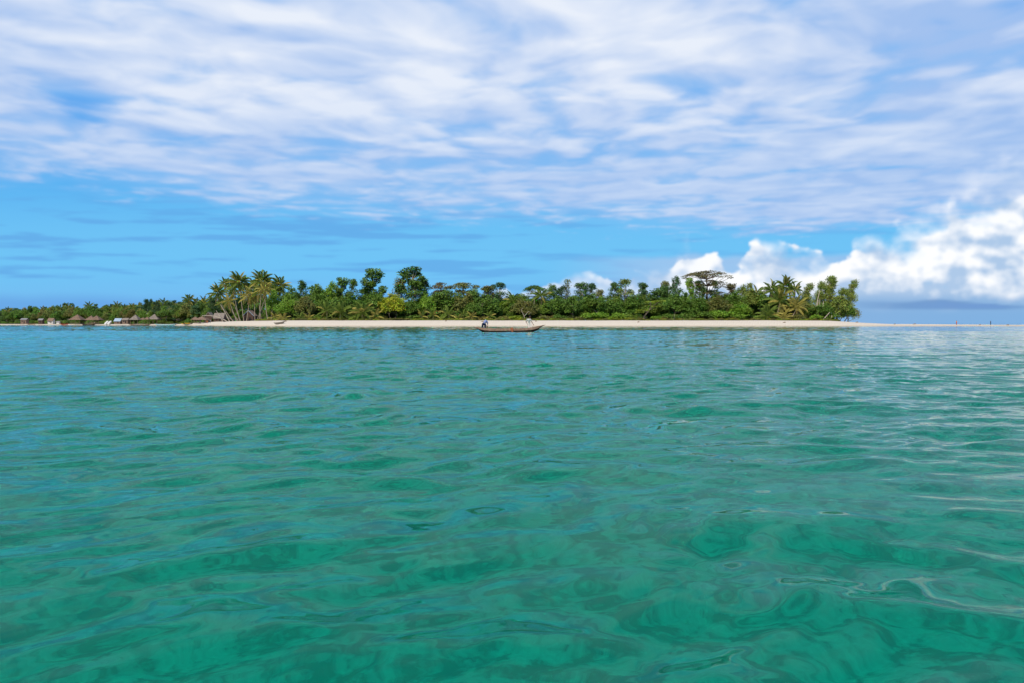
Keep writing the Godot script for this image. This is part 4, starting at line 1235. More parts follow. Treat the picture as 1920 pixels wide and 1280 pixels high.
# ---------------------------------------------------------------- broad-leaved trees
# One form: a trunk with limbs and a crown of leaf clumps, metres. Keys: seed, h, cb (crown base), cw (crown half width), n (clumps),
# cr (clump radius low, high), flat, leaves (per clump), ll, lw (leaf length, width), mode, tr (trunk radius), stems, wind, lean
func grow(p: Dictionary) -> Dictionary:
	rng.seed = p.seed
	var h: float = p.h
	var cb: float = p.cb
	var cw: float = p.cw
	var lean: float = p.get("lean", 0.0)
	var wind: float = p.get("wind", 0.0)
	var clumps := []
	var count: int = p.n
	for i in count:
		var at := Vector3.ZERO
		var rad: float = rng.randf_range(p.cr[0], p.cr[1])
		var az := TAU * (i * 0.618 + rng.randf() * 0.25)
		match p.mode:
			"dome":
				var el := asin(clampf(rng.randf_range(-0.15, 1.0), -1.0, 1.0))
				var rr := rng.randf_range(0.60, 0.98) * (1.0 + 0.34 * sin(az * 2.0 + p.seed) + 0.22 * sin(az * 3.0 + 2.0 * p.seed))
				at = Vector3(cos(az) * cos(el) * (cw - rad) * rr, cb + (sin(el) * 0.5 + 0.5) * (h - cb - rad * 0.6) * rng.randf_range(0.72, 1.0) * (1.0 + 0.10 * sin(az + p.seed)), sin(az) * cos(el) * (cw - rad) * rr)
			"oval":
				var t := rng.randf()
				var w := sqrt(maxf(0.0, 1.0 - pow(2.0 * t - 0.9, 2.0) / 1.25)) * (cw - rad * 0.7)
				at = Vector3(cos(az) * w * rng.randf_range(0.5, 1.0), lerpf(cb, h - rad * 0.5, t), sin(az) * w * rng.randf_range(0.5, 1.0))
			"open":
				var t := pow(rng.randf(), 0.75)
				var w := (cw - rad * 0.5) * rng.randf_range(0.25, 1.0) * (1.0 - 0.55 * t * t)
				at = Vector3(cos(az) * w, lerpf(cb, h - rad * 0.5, t), sin(az) * w)
			"flat":
				var rr := sqrt(rng.randf())
				var lev := rng.randf()
				lev = 0.0 if lev < 0.2 else (0.45 if lev < 0.42 else 0.9)
				var w := (cw - rad) * rr * (1.0 if lev > 0.3 else 0.8)
				at = Vector3(cos(az) * w, lerpf(cb, h - 0.4, lev) - rr * rr * (h - cb) * 0.30, sin(az) * w)
			"spire":
				var t := float(i) / count
				at = Vector3(cos(az) * cw * 0.5 * (1.0 - t * 0.6), lerpf(cb, h, t), sin(az) * cw * 0.5 * (1.0 - t * 0.6))
			"plume":
				var t := rng.randf()
				var w := cw * rng.randf_range(0.1, 0.9) * (1.0 - 0.75 * t)
				at = Vector3(cos(az) * w, lerpf(cb, h - rad * 0.6, t), sin(az) * w)
		at.x += lean * (at.y / h) + wind * pow(at.y / h, 1.6)
		clumps.append([at, rad])
	# wood
	var wood := Shape.new()
	var stems: int = p.get("stems", 1)
	var tr: float = p.tr
	var tops := []
	for s in stems:
		var a := TAU * s / stems + rng.randf()
		var root := Vector3(cos(a), 0, sin(a)) * (0.0 if stems == 1 else tr * 3.0)
		root.y = -0.4
		var top_y: float = cb + (h - cb) * rng.randf_range(0.45, 0.7)
		var spread := 0.0 if stems == 1 else cw * 0.4
		var top := Vector3(cos(a) * spread + lean * top_y / h + wind * pow(top_y / h, 1.6), top_y, sin(a) * spread)
		var pts := []
		var rad := []
		for k in 7:
			var t := k / 6.0
			pts.append(root.lerp(top, t) + Vector3(rng.randfn(0, 0.03), 0, rng.randfn(0, 0.03)) * h * sin(t * PI))
			rad.append(tr * (1.0 - 0.62 * t) * (1.35 if k == 0 else 1.0) / sqrt(stems))
		wood.tube(pts, rad, 7)
		tops.append(pts)
	for i in clumps.size():
		if p.mode == "spire" or rng.randf() > p.get("limbs", 0.6): continue
		var stem: Array = tops[i % stems]
		var c: Vector3 = clumps[i][0]
		var from: Vector3 = stem[2]
		for q in stem:
			if q.y < c.y - 0.25 * Vector2(c.x - q.x, c.z - q.z).length(): from = q
		var mid := from.lerp(c, 0.5) + Vector3(0, -0.06 * from.distance_to(c), 0)
		wood.tube([from, mid, c], [tr * 0.36, tr * 0.24, tr * 0.10], 5, false)
	# leaves
	var crown := Shape.new()
	var flat: float = p.get("flat", 0.7)
	for cl in clumps:
		var c: Vector3 = cl[0]
		var rad: float = cl[1]
		var tone := rng.randf_range(0.66, 1.36)
		var hue := rng.randfn(0.03, 0.16)
		for k in int(p.leaves * clampf(rad / p.cr[1], 0.5, 1.0)):
			var dir := Vector3(rng.randfn(), rng.randfn() * 0.9 + 0.25, rng.randfn()).normalized()
			var out := dir * rad * pow(rng.randf(), 0.45) * rng.randf_range(0.85, 1.12)
			out.y *= flat
			var g := (dir + Vector3(rng.randfn(), rng.randfn(), rng.randfn()) * 0.55 + Vector3(wind * 0.5, -0.15, 0)).normalized()
			if p.mode == "plume":
				g = Vector3(rng.randfn() * 0.35 + 0.12 * wind + dir.x * 0.4, 0.85 + rng.randfn() * 0.3, rng.randfn() * 0.35 + dir.z * 0.4).normalized()
			elif p.mode == "flat":
				g = Vector3(g.x, g.y * 0.4, g.z).normalized()
			var up := (dir + Vector3.UP * 0.8 + Vector3(rng.randfn(), rng.randfn(), rng.randfn()) * 0.4).normalized()
			var across := g.cross(up).normalized()
			var y := rng.randf_range(0.7, 1.3) * tone
			crown.tint = Color(y * (1.0 + hue + rng.randfn(0.0, 0.08)), y, y * (1.0 - hue * 0.5))
			crown.blade(c + out, g, across, p.ll * rng.randf_range(0.7, 1.3), p.lw * rng.randf_range(0.7, 1.3), 0.12)
	return {"wood": wood.mesh(), "crown": crown.mesh(), "h": h, "cw": cw}


func make_forms() -> void:
	for s in 4:
		forms["dome%d" % s] = grow({"seed": 100 + s, "h": 14.0, "cb": 3.6, "cw": 5.4, "n": 66, "cr": [0.6, 1.75], "flat": 0.8, "leaves": 84, "ll": 0.62, "lw": 0.36, "mode": "dome", "tr": 0.26})
		forms["low%d" % s] = grow({"seed": 150 + s, "h": 11.0, "cb": 0.9, "cw": 5.0, "n": 70, "cr": [0.55, 1.5], "flat": 0.85, "leaves": 84, "ll": 0.6, "lw": 0.34, "mode": "dome", "tr": 0.2, "stems": 2, "limbs": 0.4})
		forms["open%d" % s] = grow({"seed": 200 + s, "h": 18.0, "cb": 4.2, "cw": 4.6, "n": 54, "cr": [0.6, 1.45], "flat": 0.75, "leaves": 78, "ll": 0.58, "lw": 0.36, "mode": "open", "tr": 0.24, "limbs": 0.9})
	for s in 3:
		forms["flat%d" % s] = grow({"seed": 300 + s, "h": 15.0, "cb": 9.0, "cw": 6.2, "n": 60, "cr": [0.8, 1.7], "flat": 0.26, "leaves": 80, "ll": 0.5, "lw": 0.3, "mode": "flat", "tr": 0.28, "limbs": 0.75})
		forms["bush%d" % s] = grow({"seed": 400 + s, "h": 3.4, "cb": 0.3, "cw": 2.7, "n": 24, "cr": [0.55, 1.05], "flat": 0.8, "leaves": 64, "ll": 0.46, "lw": 0.26, "mode": "dome", "tr": 0.07, "stems": 3})
		forms["plume%d" % s] = grow({"seed": 500 + s, "h": 16.0, "cb": 3.0, "cw": 3.2, "n": 60, "cr": [0.7, 1.4], "flat": 1.2, "leaves": 90, "ll": 0.85, "lw": 0.15, "mode": "plume", "tr": 0.17, "limbs": 0.8, "wind": 2.2})
	forms["oval0"] = grow({"seed": 601, "h": 15.0, "cb": 3.0, "cw": 2.6, "n": 44, "cr": [0.6, 1.1], "flat": 0.9, "leaves": 70, "ll": 0.5, "lw": 0.26, "mode": "oval", "tr": 0.22})
	forms["spire0"] = grow({"seed": 602, "h": 17.0, "cb": 6.0, "cw": 1.0, "n": 26, "cr": [0.35, 0.6], "flat": 1.0, "leaves": 34, "ll": 0.5, "lw": 0.24, "mode": "spire", "tr": 0.16})
	forms["great0"] = grow({"seed": 607, "h": 22.0, "cb": 13.0, "cw": 8.4, "n": 86, "cr": [0.8, 1.9], "flat": 0.22, "leaves": 74, "ll": 0.5, "lw": 0.3, "mode": "flat", "tr": 0.42, "limbs": 0.95})
	forms["clumped0"] = grow({"seed": 611, "h": 22.0, "cb": 8.5, "cw": 4.8, "n": 38, "cr": [0.65, 1.25], "flat": 0.85, "leaves": 96, "ll": 0.7, "lw": 0.44, "mode": "open", "tr": 0.34, "limbs": 1.0})


func tree(called: String, form: String, px: float, top: float, wide: float, far: float, tint: String, label: String, category := "tree", group := "trees on the island", trunk := "bark") -> Node3D:
	var at := spot(px, far)
	var o := thing(called, label, category, at, 0.0, group)
	var f: Dictionary = forms[form]
	var sy: float = (height_at(top, far) - at.y) / f.h
	var sx: float = wide * 1.28 / FOCAL * far * 0.5 / f.cw
	var t := Transform3D(Basis.from_euler(Vector3(0, 0.0 if form.begins_with("plume") else px * 1.7, 0)).scaled(Vector3(sx, sy, sx)), Vector3.ZERO)
	part("trunk", f.wood, mats[trunk], o, t)
	part("crown", f.crown, leaf[tint], o, t)
	return o


# ---------------------------------------------------------------- palms
# a frond along +x: rise at the root, droop along its length
func frond(seed_: int, length: float, rise: float, droop: float, sparse := 1.0) -> ArrayMesh:
	rng.seed = seed_
	var s := Shape.new()
	var pts := []
	var rad := []
	var n := 12
	var a := rise
	var p := Vector3.ZERO
	for k in n + 1:
		var t := float(k) / n
		pts.append(p)
		rad.append(lerpf(0.055, 0.012, t))
		p += Vector3(cos(a), sin(a), 0) * length / n
		a -= droop / n * (0.5 + t)
	s.tint = Color(1.7, 1.35, 0.8)
	s.tube(pts, rad, 4, false)
	var pairs := int(34 * sparse)
	for k in pairs:
		var t := lerpf(0.14, 0.995, float(k) / pairs)
		var f := t * n
		var i := mini(int(f), n - 1)
		var q: Vector3 = pts[i].lerp(pts[i + 1], f - i)
		var along: Vector3 = (pts[i + 1] - pts[i]).normalized()
		var ll := length * 0.25 * (sin(PI * pow(t, 0.7)) * 0.8 + 0.22) * rng.randf_range(0.85, 1.1)
		for side in [-1.0, 1.0]:
			var y := rng.randf_range(0.75, 1.25)
			s.tint = Color(y * rng.randf_range(0.9, 1.15), y, y * 0.9)
			var dir := (along * 0.62 + Vector3(0, -0.34 - rng.randf() * 0.3, side * 0.8)).normalized()
			var ac := dir.cross(Vector3.UP).cross(dir).lerp(along, 0.6).normalized()
			s.blade(q, dir, ac, ll, 0.24, 0.14)
	return s.mesh()


func make_fronds() -> void:
	for k in 4:
		fronds.append(frond(900 + k, 5.4, 0.15 + 0.08 * k, 1.1 + 0.22 * k))
	fronds.append(frond(910, 4.6, -0.3, 1.0, 0.7))            # old, hanging


# base and top of the stem are given; swept > 0 when the wind lays the fronds to the right
func palm(at: Vector3, top: Vector3, n: int, size: float, label: String, seed_: int, tint := "palm", bow := 0.12, dead := 3, nuts := true, called := "coconut_palm", group := "coconut palms on the island", swept := 0.35) -> Node3D:
	var o := thing(called, label, "palm tree", at, 0.0, group)
	rng.seed = seed_
	var pts := []
	var rad := []
	var d := top - at
	var flat := Vector3(d.x, 0, d.z)
	var m := 11
	for k in m:
		var t := float(k) / (m - 1)
		# leans first, then straightens towards the light
		var u := lerpf(t, 1.0 - pow(1.0 - t, 1.8), clampf(bow * 4.0, 0.0, 1.0))
		pts.append(Vector3(flat.x * u, d.y * t - (0.3 if k == 0 else 0.0), flat.z * u) + Vector3(rng.randfn(0, 0.02), 0, rng.randfn(0, 0.02)))
		rad.append((0.21 if k == 0 else lerpf(0.16, 0.105, t)) * (1.0 + 0.04 * (k % 2)))
	var tr := Shape.new()
	for k in m - 1:
		tr.tint = Color.WHITE * rng.randf_range(0.8, 1.15)
		tr.tube([pts[k], pts[k + 1]], [rad[k], rad[k + 1]], 7, k == m - 2)
	part("trunk", tr.mesh(), mats["palm_bark"], o)
	var head: Vector3 = pts[m - 1]
	n = int(n * 1.3)
	for k in n:
		var az := k * 2.39996 + rng.randf() * 0.3
		var lift := lerpf(-0.75, 1.25, float(k) / (n - 1)) + rng.randfn(0, 0.08)
		var b := Basis(Vector3.UP, az) * Basis(Vector3(0, 0, 1), lift)
		b = Basis(Vector3(0, 0, 1), -swept * (0.3 + 0.7 * cos(az * 0.5))) * b if swept != 0.0 else b
		var sc := size * rng.randf_range(0.85, 1.08)
		part("frond", fronds[k % 4], leaf[tint] if rng.randf() > 0.16 else leaf["palm_yellow"], o, Transform3D(b.scaled(Vector3.ONE * sc), head))
	for k in dead:
		var b := Basis(Vector3.UP, rng.randf() * TAU) * Basis(Vector3(0, 0, 1), -0.95 - rng.randf() * 0.25)
		part("dry_frond", fronds[4], leaf["dead"], o, Transform3D(b.scaled(Vector3.ONE * size * 0.85), head))
	if nuts:
		for k in 5:
			var s := SphereMesh.new()
			s.radius = 0.13; s.height = 0.3; s.radial_segments = 8; s.rings = 5
			var az := TAU * k / 5.0 + rng.randf()
			part("coconut", s, mats["coconut"], o, Transform3D(Basis.IDENTITY, head + Vector3(cos(az) * 0.28, -0.3 - 0.12 * (k % 2), sin(az) * 0.28)))
	return o


# a young palm without much of a stem, its fronds rising from near the ground
func young_palm(px: float, far: float, stem: float, size: float, n: int, label: String, seed_: int, tint := "palm") -> void:
	var at := spot(px, far)
	palm(at, at + Vector3(0.25, stem, 0.1), n, size, label, seed_, tint, 0.0, 1, false, "young_palm", "young palms along the top of the beach", 0.15)


# ---------------------------------------------------------------- bodies: capsules joined by a smooth minimum, meshed as surface nets
func field(p: Vector3, bones: Array, k: float) -> float:
	var d := 1e9
	for b in bones:
		var a: Vector3 = b[0]
		var ab: Vector3 = b[1] - a
		var t := clampf((p - a).dot(ab) / maxf(ab.length_squared(), 1e-9), 0.0, 1.0)
		var e: float = p.distance_to(a + ab * t) - lerpf(b[2], b[3], t)
		var h := clampf(0.5 + 0.5 * (d - e) / k, 0.0, 1.0) if d < 1e8 else 1.0
		d = lerpf(d, e, h) - k * h * (1.0 - h) if d < 1e8 else e
	return d


func nets(s: Shape, bones: Array, cell: float, k: float) -> void:
	var lo := Vector3.ONE * 1e9
	var hi := -lo
	for b in bones:
		for e in 2:
			lo = lo.min(b[e] - Vector3.ONE * (b[2 + e] + cell * 2.0))
			hi = hi.max(b[e] + Vector3.ONE * (b[2 + e] + cell * 2.0))
	var nx := int((hi.x - lo.x) / cell) + 2
	var ny := int((hi.y - lo.y) / cell) + 2
	var nz := int((hi.z - lo.z) / cell) + 2
	var f := PackedFloat32Array()
	f.resize(nx * ny * nz)
	f.fill(1.0)
	for b in bones:                                      # only the cells near each bone
		var blo: Vector3 = ((b[0] - Vector3.ONE * b[2]).min(b[1] - Vector3.ONE * b[3]) - lo) / cell - Vector3.ONE * 2.0
		var bhi: Vector3 = ((b[0] + Vector3.ONE * b[2]).max(b[1] + Vector3.ONE * b[3]) - lo) / cell + Vector3.ONE * 2.0
		for z in range(maxi(int(blo.z), 0), mini(int(bhi.z) + 1, nz)):
			for y in range(maxi(int(blo.y), 0), mini(int(bhi.y) + 1, ny)):
				for x in range(maxi(int(blo.x), 0), mini(int(bhi.x) + 1, nx)):
					var at := (z * ny + y) * nx + x
					if f[at] == 1.0:
						f[at] = field(lo + Vector3(x, y, z) * cell, bones, k)
	var made := {}
	var pos := PackedVector3Array()
	var nor := PackedVector3Array()
	var step := [0, 1, nx, nx + 1, nx * ny, nx * ny + 1, nx * ny + nx, nx * ny + nx + 1]
	for z in nz - 1:
		for y in ny - 1:
			for x in nx - 1:
				var at := (z * ny + y) * nx + x
				var inside := 0
				for q in step:
					if f[at + q] < 0.0: inside += 1
				if inside == 0 or inside == 8: continue
				var sum := Vector3.ZERO
				var cnt := 0
				for q in 8:
					for ax in [1, 2, 4]:
						if q & ax: continue
						var f0 := f[at + step[q]]
						var f1 := f[at + step[q | ax]]
						if (f0 < 0.0) != (f1 < 0.0):
							var t := f0 / (f0 - f1)
							var c0 := Vector3(q & 1, (q >> 1) & 1, (q >> 2) & 1)
							var c1 := Vector3((q | ax) & 1, ((q | ax) >> 1) & 1, ((q | ax) >> 2) & 1)
							sum += c0.lerp(c1, t); cnt += 1
				var pt := lo + (Vector3(x, y, z) + sum / cnt) * cell
				made[at] = pos.size()
				pos.append(pt)
				var e := cell * 0.5
				nor.append(Vector3(field(pt + Vector3(e, 0, 0), bones, k) - field(pt - Vector3(e, 0, 0), bones, k), field(pt + Vector3(0, e, 0), bones, k) - field(pt - Vector3(0, e, 0), bones, k), field(pt + Vector3(0, 0, e), bones, k) - field(pt - Vector3(0, 0, e), bones, k)).normalized())
	for at in made:
		for ax in 3:
			var o: int = [1, nx, nx * ny][ax]
			if (f[at] < 0.0) == (f[at + o] < 0.0): continue
			var u: int = [nx, nx * ny, 1][ax]
			var w: int = [nx * ny, 1, nx][ax]
			if not (made.has(at - u) and made.has(at - w) and made.has(at - u - w)): continue
			var i: int = made[at]; var j: int = made[at - u]; var l: int = made[at - u - w]; var m: int = made[at - w]
			s.smooth(pos[i], pos[j], pos[l], nor[i], nor[j], nor[l])
			s.smooth(pos[i], pos[l], pos[m], nor[i], nor[l], nor[m])


# J: joints by name. Left and right are the picture's.
func person(label: String, at: Vector3, J: Dictionary, shirt: Material, trousers: Material, fine := true, skin := "skin", group := "") -> Node3D:
	var o := thing("person", label, "person", at, 0.0, group)
	var up: Vector3 = (J.neck - J.hip).normalized()
	var body := Shape.new()
	var bones := [
		[J.hip, J.waist, 0.115, 0.105], [J.waist, J.chest, 0.105, 0.125], [J.chest, J.neck, 0.125, 0.06], [J.neck, J.head, 0.055, 0.055],
		[J.hip_l, J.hip_r, 0.085, 0.085], [J.sh_l, J.sh_r, 0.055, 0.055],
	]
	for s in ["l", "r"]:
		bones += [[J["sh_" + s], J["el_" + s], 0.052, 0.040], [J["el_" + s], J["ha_" + s], 0.039, 0.027], [J["hip_" + s], J["kn_" + s], 0.085, 0.056], [J["kn_" + s], J["an_" + s], 0.056, 0.038],
			[J["an_" + s], J["an_" + s] + J.get("toe", Vector3(0, 0, 0.16)) + Vector3(0, -0.05, 0), 0.042, 0.032]]
	var face: Vector3 = J.face
	var crown: Vector3 = (J.head - J.neck).normalized()
	var side := face.cross(crown).normalized()
	if not fine:
		bones.append([J.head + crown * 0.02, J.head + crown * 0.10, 0.085, 0.095])
	nets(body, bones, 0.028 if fine else 0.04, 0.035)
	if fine:
		var c: Vector3 = J.head + crown * 0.05
		nets(body, [
			[c + crown * 0.05 - face * 0.015, c + crown * 0.05 + face * 0.015, 0.090, 0.088], [c - crown * 0.03 + face * 0.03, c - crown * 0.075 + face * 0.05, 0.062, 0.040],
			[J.neck, J.head, 0.054, 0.054],
			[c + face * 0.10 + crown * 0.005, c + face * 0.118 - crown * 0.025, 0.010, 0.016],                    # nose
			[c + face * 0.086 - crown * 0.055 - side * 0.018, c + face * 0.086 - crown * 0.055 + side * 0.018, 0.012, 0.012],   # lips
			[c + face * 0.082 + crown * 0.036 - side * 0.04, c + face * 0.082 + crown * 0.036 + side * 0.04, 0.014, 0.014],     # brow
			[c - side * 0.092 - crown * 0.02, c - side * 0.094 + crown * 0.02, 0.014, 0.017], [c + side * 0.092 - crown * 0.02, c + side * 0.094 + crown * 0.02, 0.014, 0.017],   # ears
		], 0.009, 0.012)
		for s in ["l", "r"]:
			var w: Vector3 = J["ha_" + s]
			var d: Vector3 = (w - J["el_" + s]).normalized()
			var ac := d.cross(face).normalized()
			var bend := d.cross(ac).normalized() * (1.0 if d.cross(ac).dot(face) > 0.0 else -1.0)
			var hand := [[w - d * 0.03, w + d * 0.03, 0.026, 0.030], [w + d * 0.05 - ac * 0.022, w + d * 0.05 + ac * 0.022, 0.020, 0.020]]
			for k in 4:
				var root := w + d * 0.085 + ac * (0.031 - 0.0205 * k)
				var ln: float = [0.036, 0.042, 0.039, 0.030][k]
				var kn := root + d * ln + bend * 0.010
				var tip := kn + (d * 0.8 + bend * 0.7).normalized() * ln * 0.9
				hand += [[w + d * 0.05 + ac * (0.026 - 0.017 * k), root, 0.012, 0.0095], [root, kn, 0.0095, 0.0085], [kn, tip, 0.0085, 0.007]]
			hand += [[w + d * 0.02 + ac * 0.025, w + d * 0.055 + ac * 0.052, 0.014, 0.011], [w + d * 0.055 + ac * 0.052, w + d * 0.085 + ac * 0.055 + bend * 0.01, 0.011, 0.0085]]
			nets(body, hand, 0.006, 0.006)
	part("body", body.mesh(), mats[skin], o)
	if fine:
		var hair := Shape.new()
		var c: Vector3 = J.head + crown * 0.05
		nets(hair, [[c + crown * 0.075 - face * 0.03, c + crown * 0.085 + face * 0.012, 0.088, 0.080], [c + crown * 0.02 - face * 0.045, c + crown * 0.04 - face * 0.03, 0.075, 0.085]], 0.012, 0.02)
		part("hair", hair.mesh(), mats["hair"], o)
		var eye := SphereMesh.new()
		eye.radius = 0.011; eye.height = 0.022; eye.radial_segments = 8; eye.rings = 5
		for k in [-1.0, 1.0]:
			part("eye", eye, mats["eye"], o, Transform3D(Basis.IDENTITY, c + face * 0.083 + crown * 0.012 + side * 0.032 * k))
	var sh := Shape.new()
	var sb := [[J.hip + up * 0.05, J.waist, 0.142, 0.134], [J.waist, J.chest, 0.134, 0.150], [J.chest, J.neck - up * 0.04, 0.150, 0.082], [J.sh_l, J.sh_r, 0.078, 0.078]]
	for s in ["l", "r"]:
		sb.append([J["sh_" + s], J["sh_" + s].lerp(J["el_" + s], 0.6), 0.070, 0.060])
	nets(sh, sb, 0.028 if fine else 0.04, 0.04)
	part("shirt", sh.mesh(), shirt, o)
	var tb := [[J.hip_l, J.hip_r, 0.118, 0.118], [J.hip, J.waist, 0.125, 0.115]]
	for s in ["l", "r"]:
		tb += [[J["hip_" + s], J["kn_" + s], 0.112, 0.084], [J["kn_" + s], J["kn_" + s].lerp(J["an_" + s], 0.86), 0.084, 0.068]]
	var ts := Shape.new()
	nets(ts, tb, 0.028 if fine else 0.04, 0.03)
	part("trousers", ts.mesh(), trousers, o)
	return o


func standing(turn := 0.0) -> Dictionary:
	var b := Basis(Vector3.UP, turn)
	var J := {"hip": Vector3(0, 0.93, 0), "waist": Vector3(0, 1.08, 0), "chest": Vector3(0, 1.30, 0), "neck": Vector3(0, 1.47, 0), "head": Vector3(0, 1.56, 0.01), "face": Vector3(0, 0, 1), "toe": Vector3(0, 0, 0.16)}
	for s in [["l", -1.0], ["r", 1.0]]:
		var k: float = s[1]
		J["hip_" + s[0]] = Vector3(k * 0.09, 0.90, 0); J["kn_" + s[0]] = Vector3(k * 0.11, 0.48, 0.03); J["an_" + s[0]] = Vector3(k * 0.12, 0.08, 0)
		J["sh_" + s[0]] = Vector3(k * 0.18, 1.38, 0); J["el_" + s[0]] = Vector3(k * 0.25, 1.10, -0.02); J["ha_" + s[0]] = Vector3(k * 0.24, 0.86, 0.10)
	for q in J: J[q] = b * J[q]
	return J


# ---------------------------------------------------------------- boats
# long axis x; length, half beam, height of side, rise of the two ends over the side (left, right)
func canoe(called: String, label: String, at: Vector3, turn: float, length: float, beam: float, side_h: float, rise_l: float, rise_r: float, draft: float, low_mat: String, high_mat: String, group := "", bank := 0.0, thwarts := 4) -> Node3D:
	var o := thing(called, label, "boat", at, turn, group)
	o.rotation.z = bank
	var low := Shape.new(); var high := Shape.new(); var rim := Shape.new(); var floor_ := Shape.new()
	var n := 34
	var m := 8
	var outer := []; var inner := []; var nrm := []
	for i in n + 1:
		var t := float(i) / n * 2.0 - 1.0
		var e := absf(t)
		var b := beam * pow(maxf(0.0, 1.0 - pow(e, 3.2)), 0.75) + 0.025
		var rise := rise_l if t < 0.0 else rise_r
		var top := side_h + rise * pow(e, 3.4)
		var keel := -draft + (draft + side_h * 0.55 + rise * 0.86) * pow(e, 6.5)
		var over := signf(t) * 0.06 * length * pow(e, 8.0)
		var ro := []; var ri := []
		for k in 2 * m + 1:
			var a := float(k) / (2 * m) * PI             # gunwale, keel, gunwale
			var y := lerpf(top, keel, pow(sin(a), 0.75))
			var z := b * signf(cos(a)) * pow(absf(cos(a)), 0.55)
			var x := t * length * 0.5 * 0.94 + over * (y - keel) / maxf(top - keel, 0.01)
			ro.append(Vector3(x, y, z))
			var sh := maxf(0.0, 1.0 - 0.035 / maxf(b, 0.036))
			ri.append(Vector3(x * 0.992, maxf(y, keel + 0.035) if k != 0 and k != 2 * m else top, z * sh))
		outer.append(ro); inner.append(ri)
	var normal := func(i: int, k: int) -> Vector3:
		var du: Vector3 = outer[mini(i + 1, n)][k] - outer[maxi(i - 1, 0)][k]
		var dv: Vector3 = outer[i][mini(k + 1, 2 * m)] - outer[i][maxi(k - 1, 0)]
		var q := du.cross(dv)
		if q.length() < 1e-8: q = Vector3(0, -1, 0)
		q = q.normalized()
		var c := Vector3(outer[i][k].x, side_h, 0)
		return q if q.dot(outer[i][k] - c) >= 0.0 else -q
	for i in n:
		var shade := 1.0 + 0.14 * warp.get_noise_2d(i * 9.0, length * 50.0)
		for k in 2 * m:
			var s := high if (k < 2 or k >= 2 * m - 2) else low
			s.tint = Color.WHITE * shade * (1.0 + 0.12 * warp.get_noise_2d(i * 31.0, k * 47.0))
			var a: Vector3 = outer[i][k]; var b: Vector3 = outer[i + 1][k]; var c: Vector3 = outer[i + 1][k + 1]; var d: Vector3 = outer[i][k + 1]
			s.smooth(a, b, c, normal.call(i, k), normal.call(i + 1, k), normal.call(i + 1, k + 1))
			s.smooth(a, c, d, normal.call(i, k), normal.call(i + 1, k + 1), normal.call(i, k + 1))
			floor_.out_quad(inner[i][k], inner[i + 1][k], inner[i + 1][k + 1], inner[i][k + 1], Vector3(inner[i][k].x, -3.0, 0) if k > 2 and k < 2 * m - 2 else Vector3(inner[i][k].x, inner[i][k].y, signf(inner[i][k].z) * 9.0))
		for k in [0, 2 * m]:
			rim.tube([outer[i][k].lerp(inner[i][k], 0.5), outer[i + 1][k].lerp(inner[i + 1][k], 0.5)], [0.026, 0.026], 5, false)
	part("hull", low.mesh(), mats[low_mat], o)
	part("strake", high.mesh(), mats[high_mat], o)
	part("gunwale", rim.mesh(), mats[high_mat], o)
	part("inner_planking", floor_.mesh(), mats[high_mat], o)
	for k in thwarts:
		var t := lerpf(-0.62, 0.62, (k + 0.5) / thwarts)
		var b := beam * pow(1.0 - pow(absf(t), 3.2), 0.75)
		var s := Shape.new()
		s.box(Vector3(t * length * 0.47, side_h - 0.07, 0), Vector3(0.17, 0.035, 2.0 * b - 0.03))
		part("thwart", s.mesh(), mats[high_mat], o)
	return o


# ---------------------------------------------------------------- huts
# a thatched roof: rows of straw laid over one another, four-sided or round
func thatch(s: Shape, half_x: float, half_z: float, y0: float, y1: float, ridge: float, rows := 5, seed_ := 1) -> void:
	rng.seed = seed_
	for k in rows:
		var t0 := float(k) / rows
		var t1 := minf(float(k + 1.25) / rows, 1.0)
		var lo := []; var hi := []
		for e in 2:
			var t := t0 if e == 0 else t1
			var sw := 1.0 - t + (0.035 if e == 0 else 0.0)
			var hx := lerpf(ridge, half_x, sw); var hz := maxf(half_z * sw, 0.03)
			var y := lerpf(y0, y1, t) - (0.06 if e == 0 else 0.0)
			var ring := [Vector3(-hx, y, -hz), Vector3(hx, y, -hz), Vector3(hx, y, hz), Vector3(-hx, y, hz)]
			if e == 0: lo = ring
			else: hi = ring
		for q in 4:
			var r2 := (q + 1) % 4
			var steps := 12
			for i in steps:
				var u0 := float(i) / steps; var u1 := float(i + 1) / steps
				s.tint = Color.WHITE * rng.randf_range(0.72, 1.2)
				var sag := Vector3(0, rng.randf_range(-0.10, 0.04), 0)
				s.out_quad(lo[q].lerp(lo[r2], u0) + sag, lo[q].lerp(lo[r2], u1) + sag, hi[q].lerp(hi[r2], u1), hi[q].lerp(hi[r2], u0), Vector3(0, y0 - 2.0, 0))


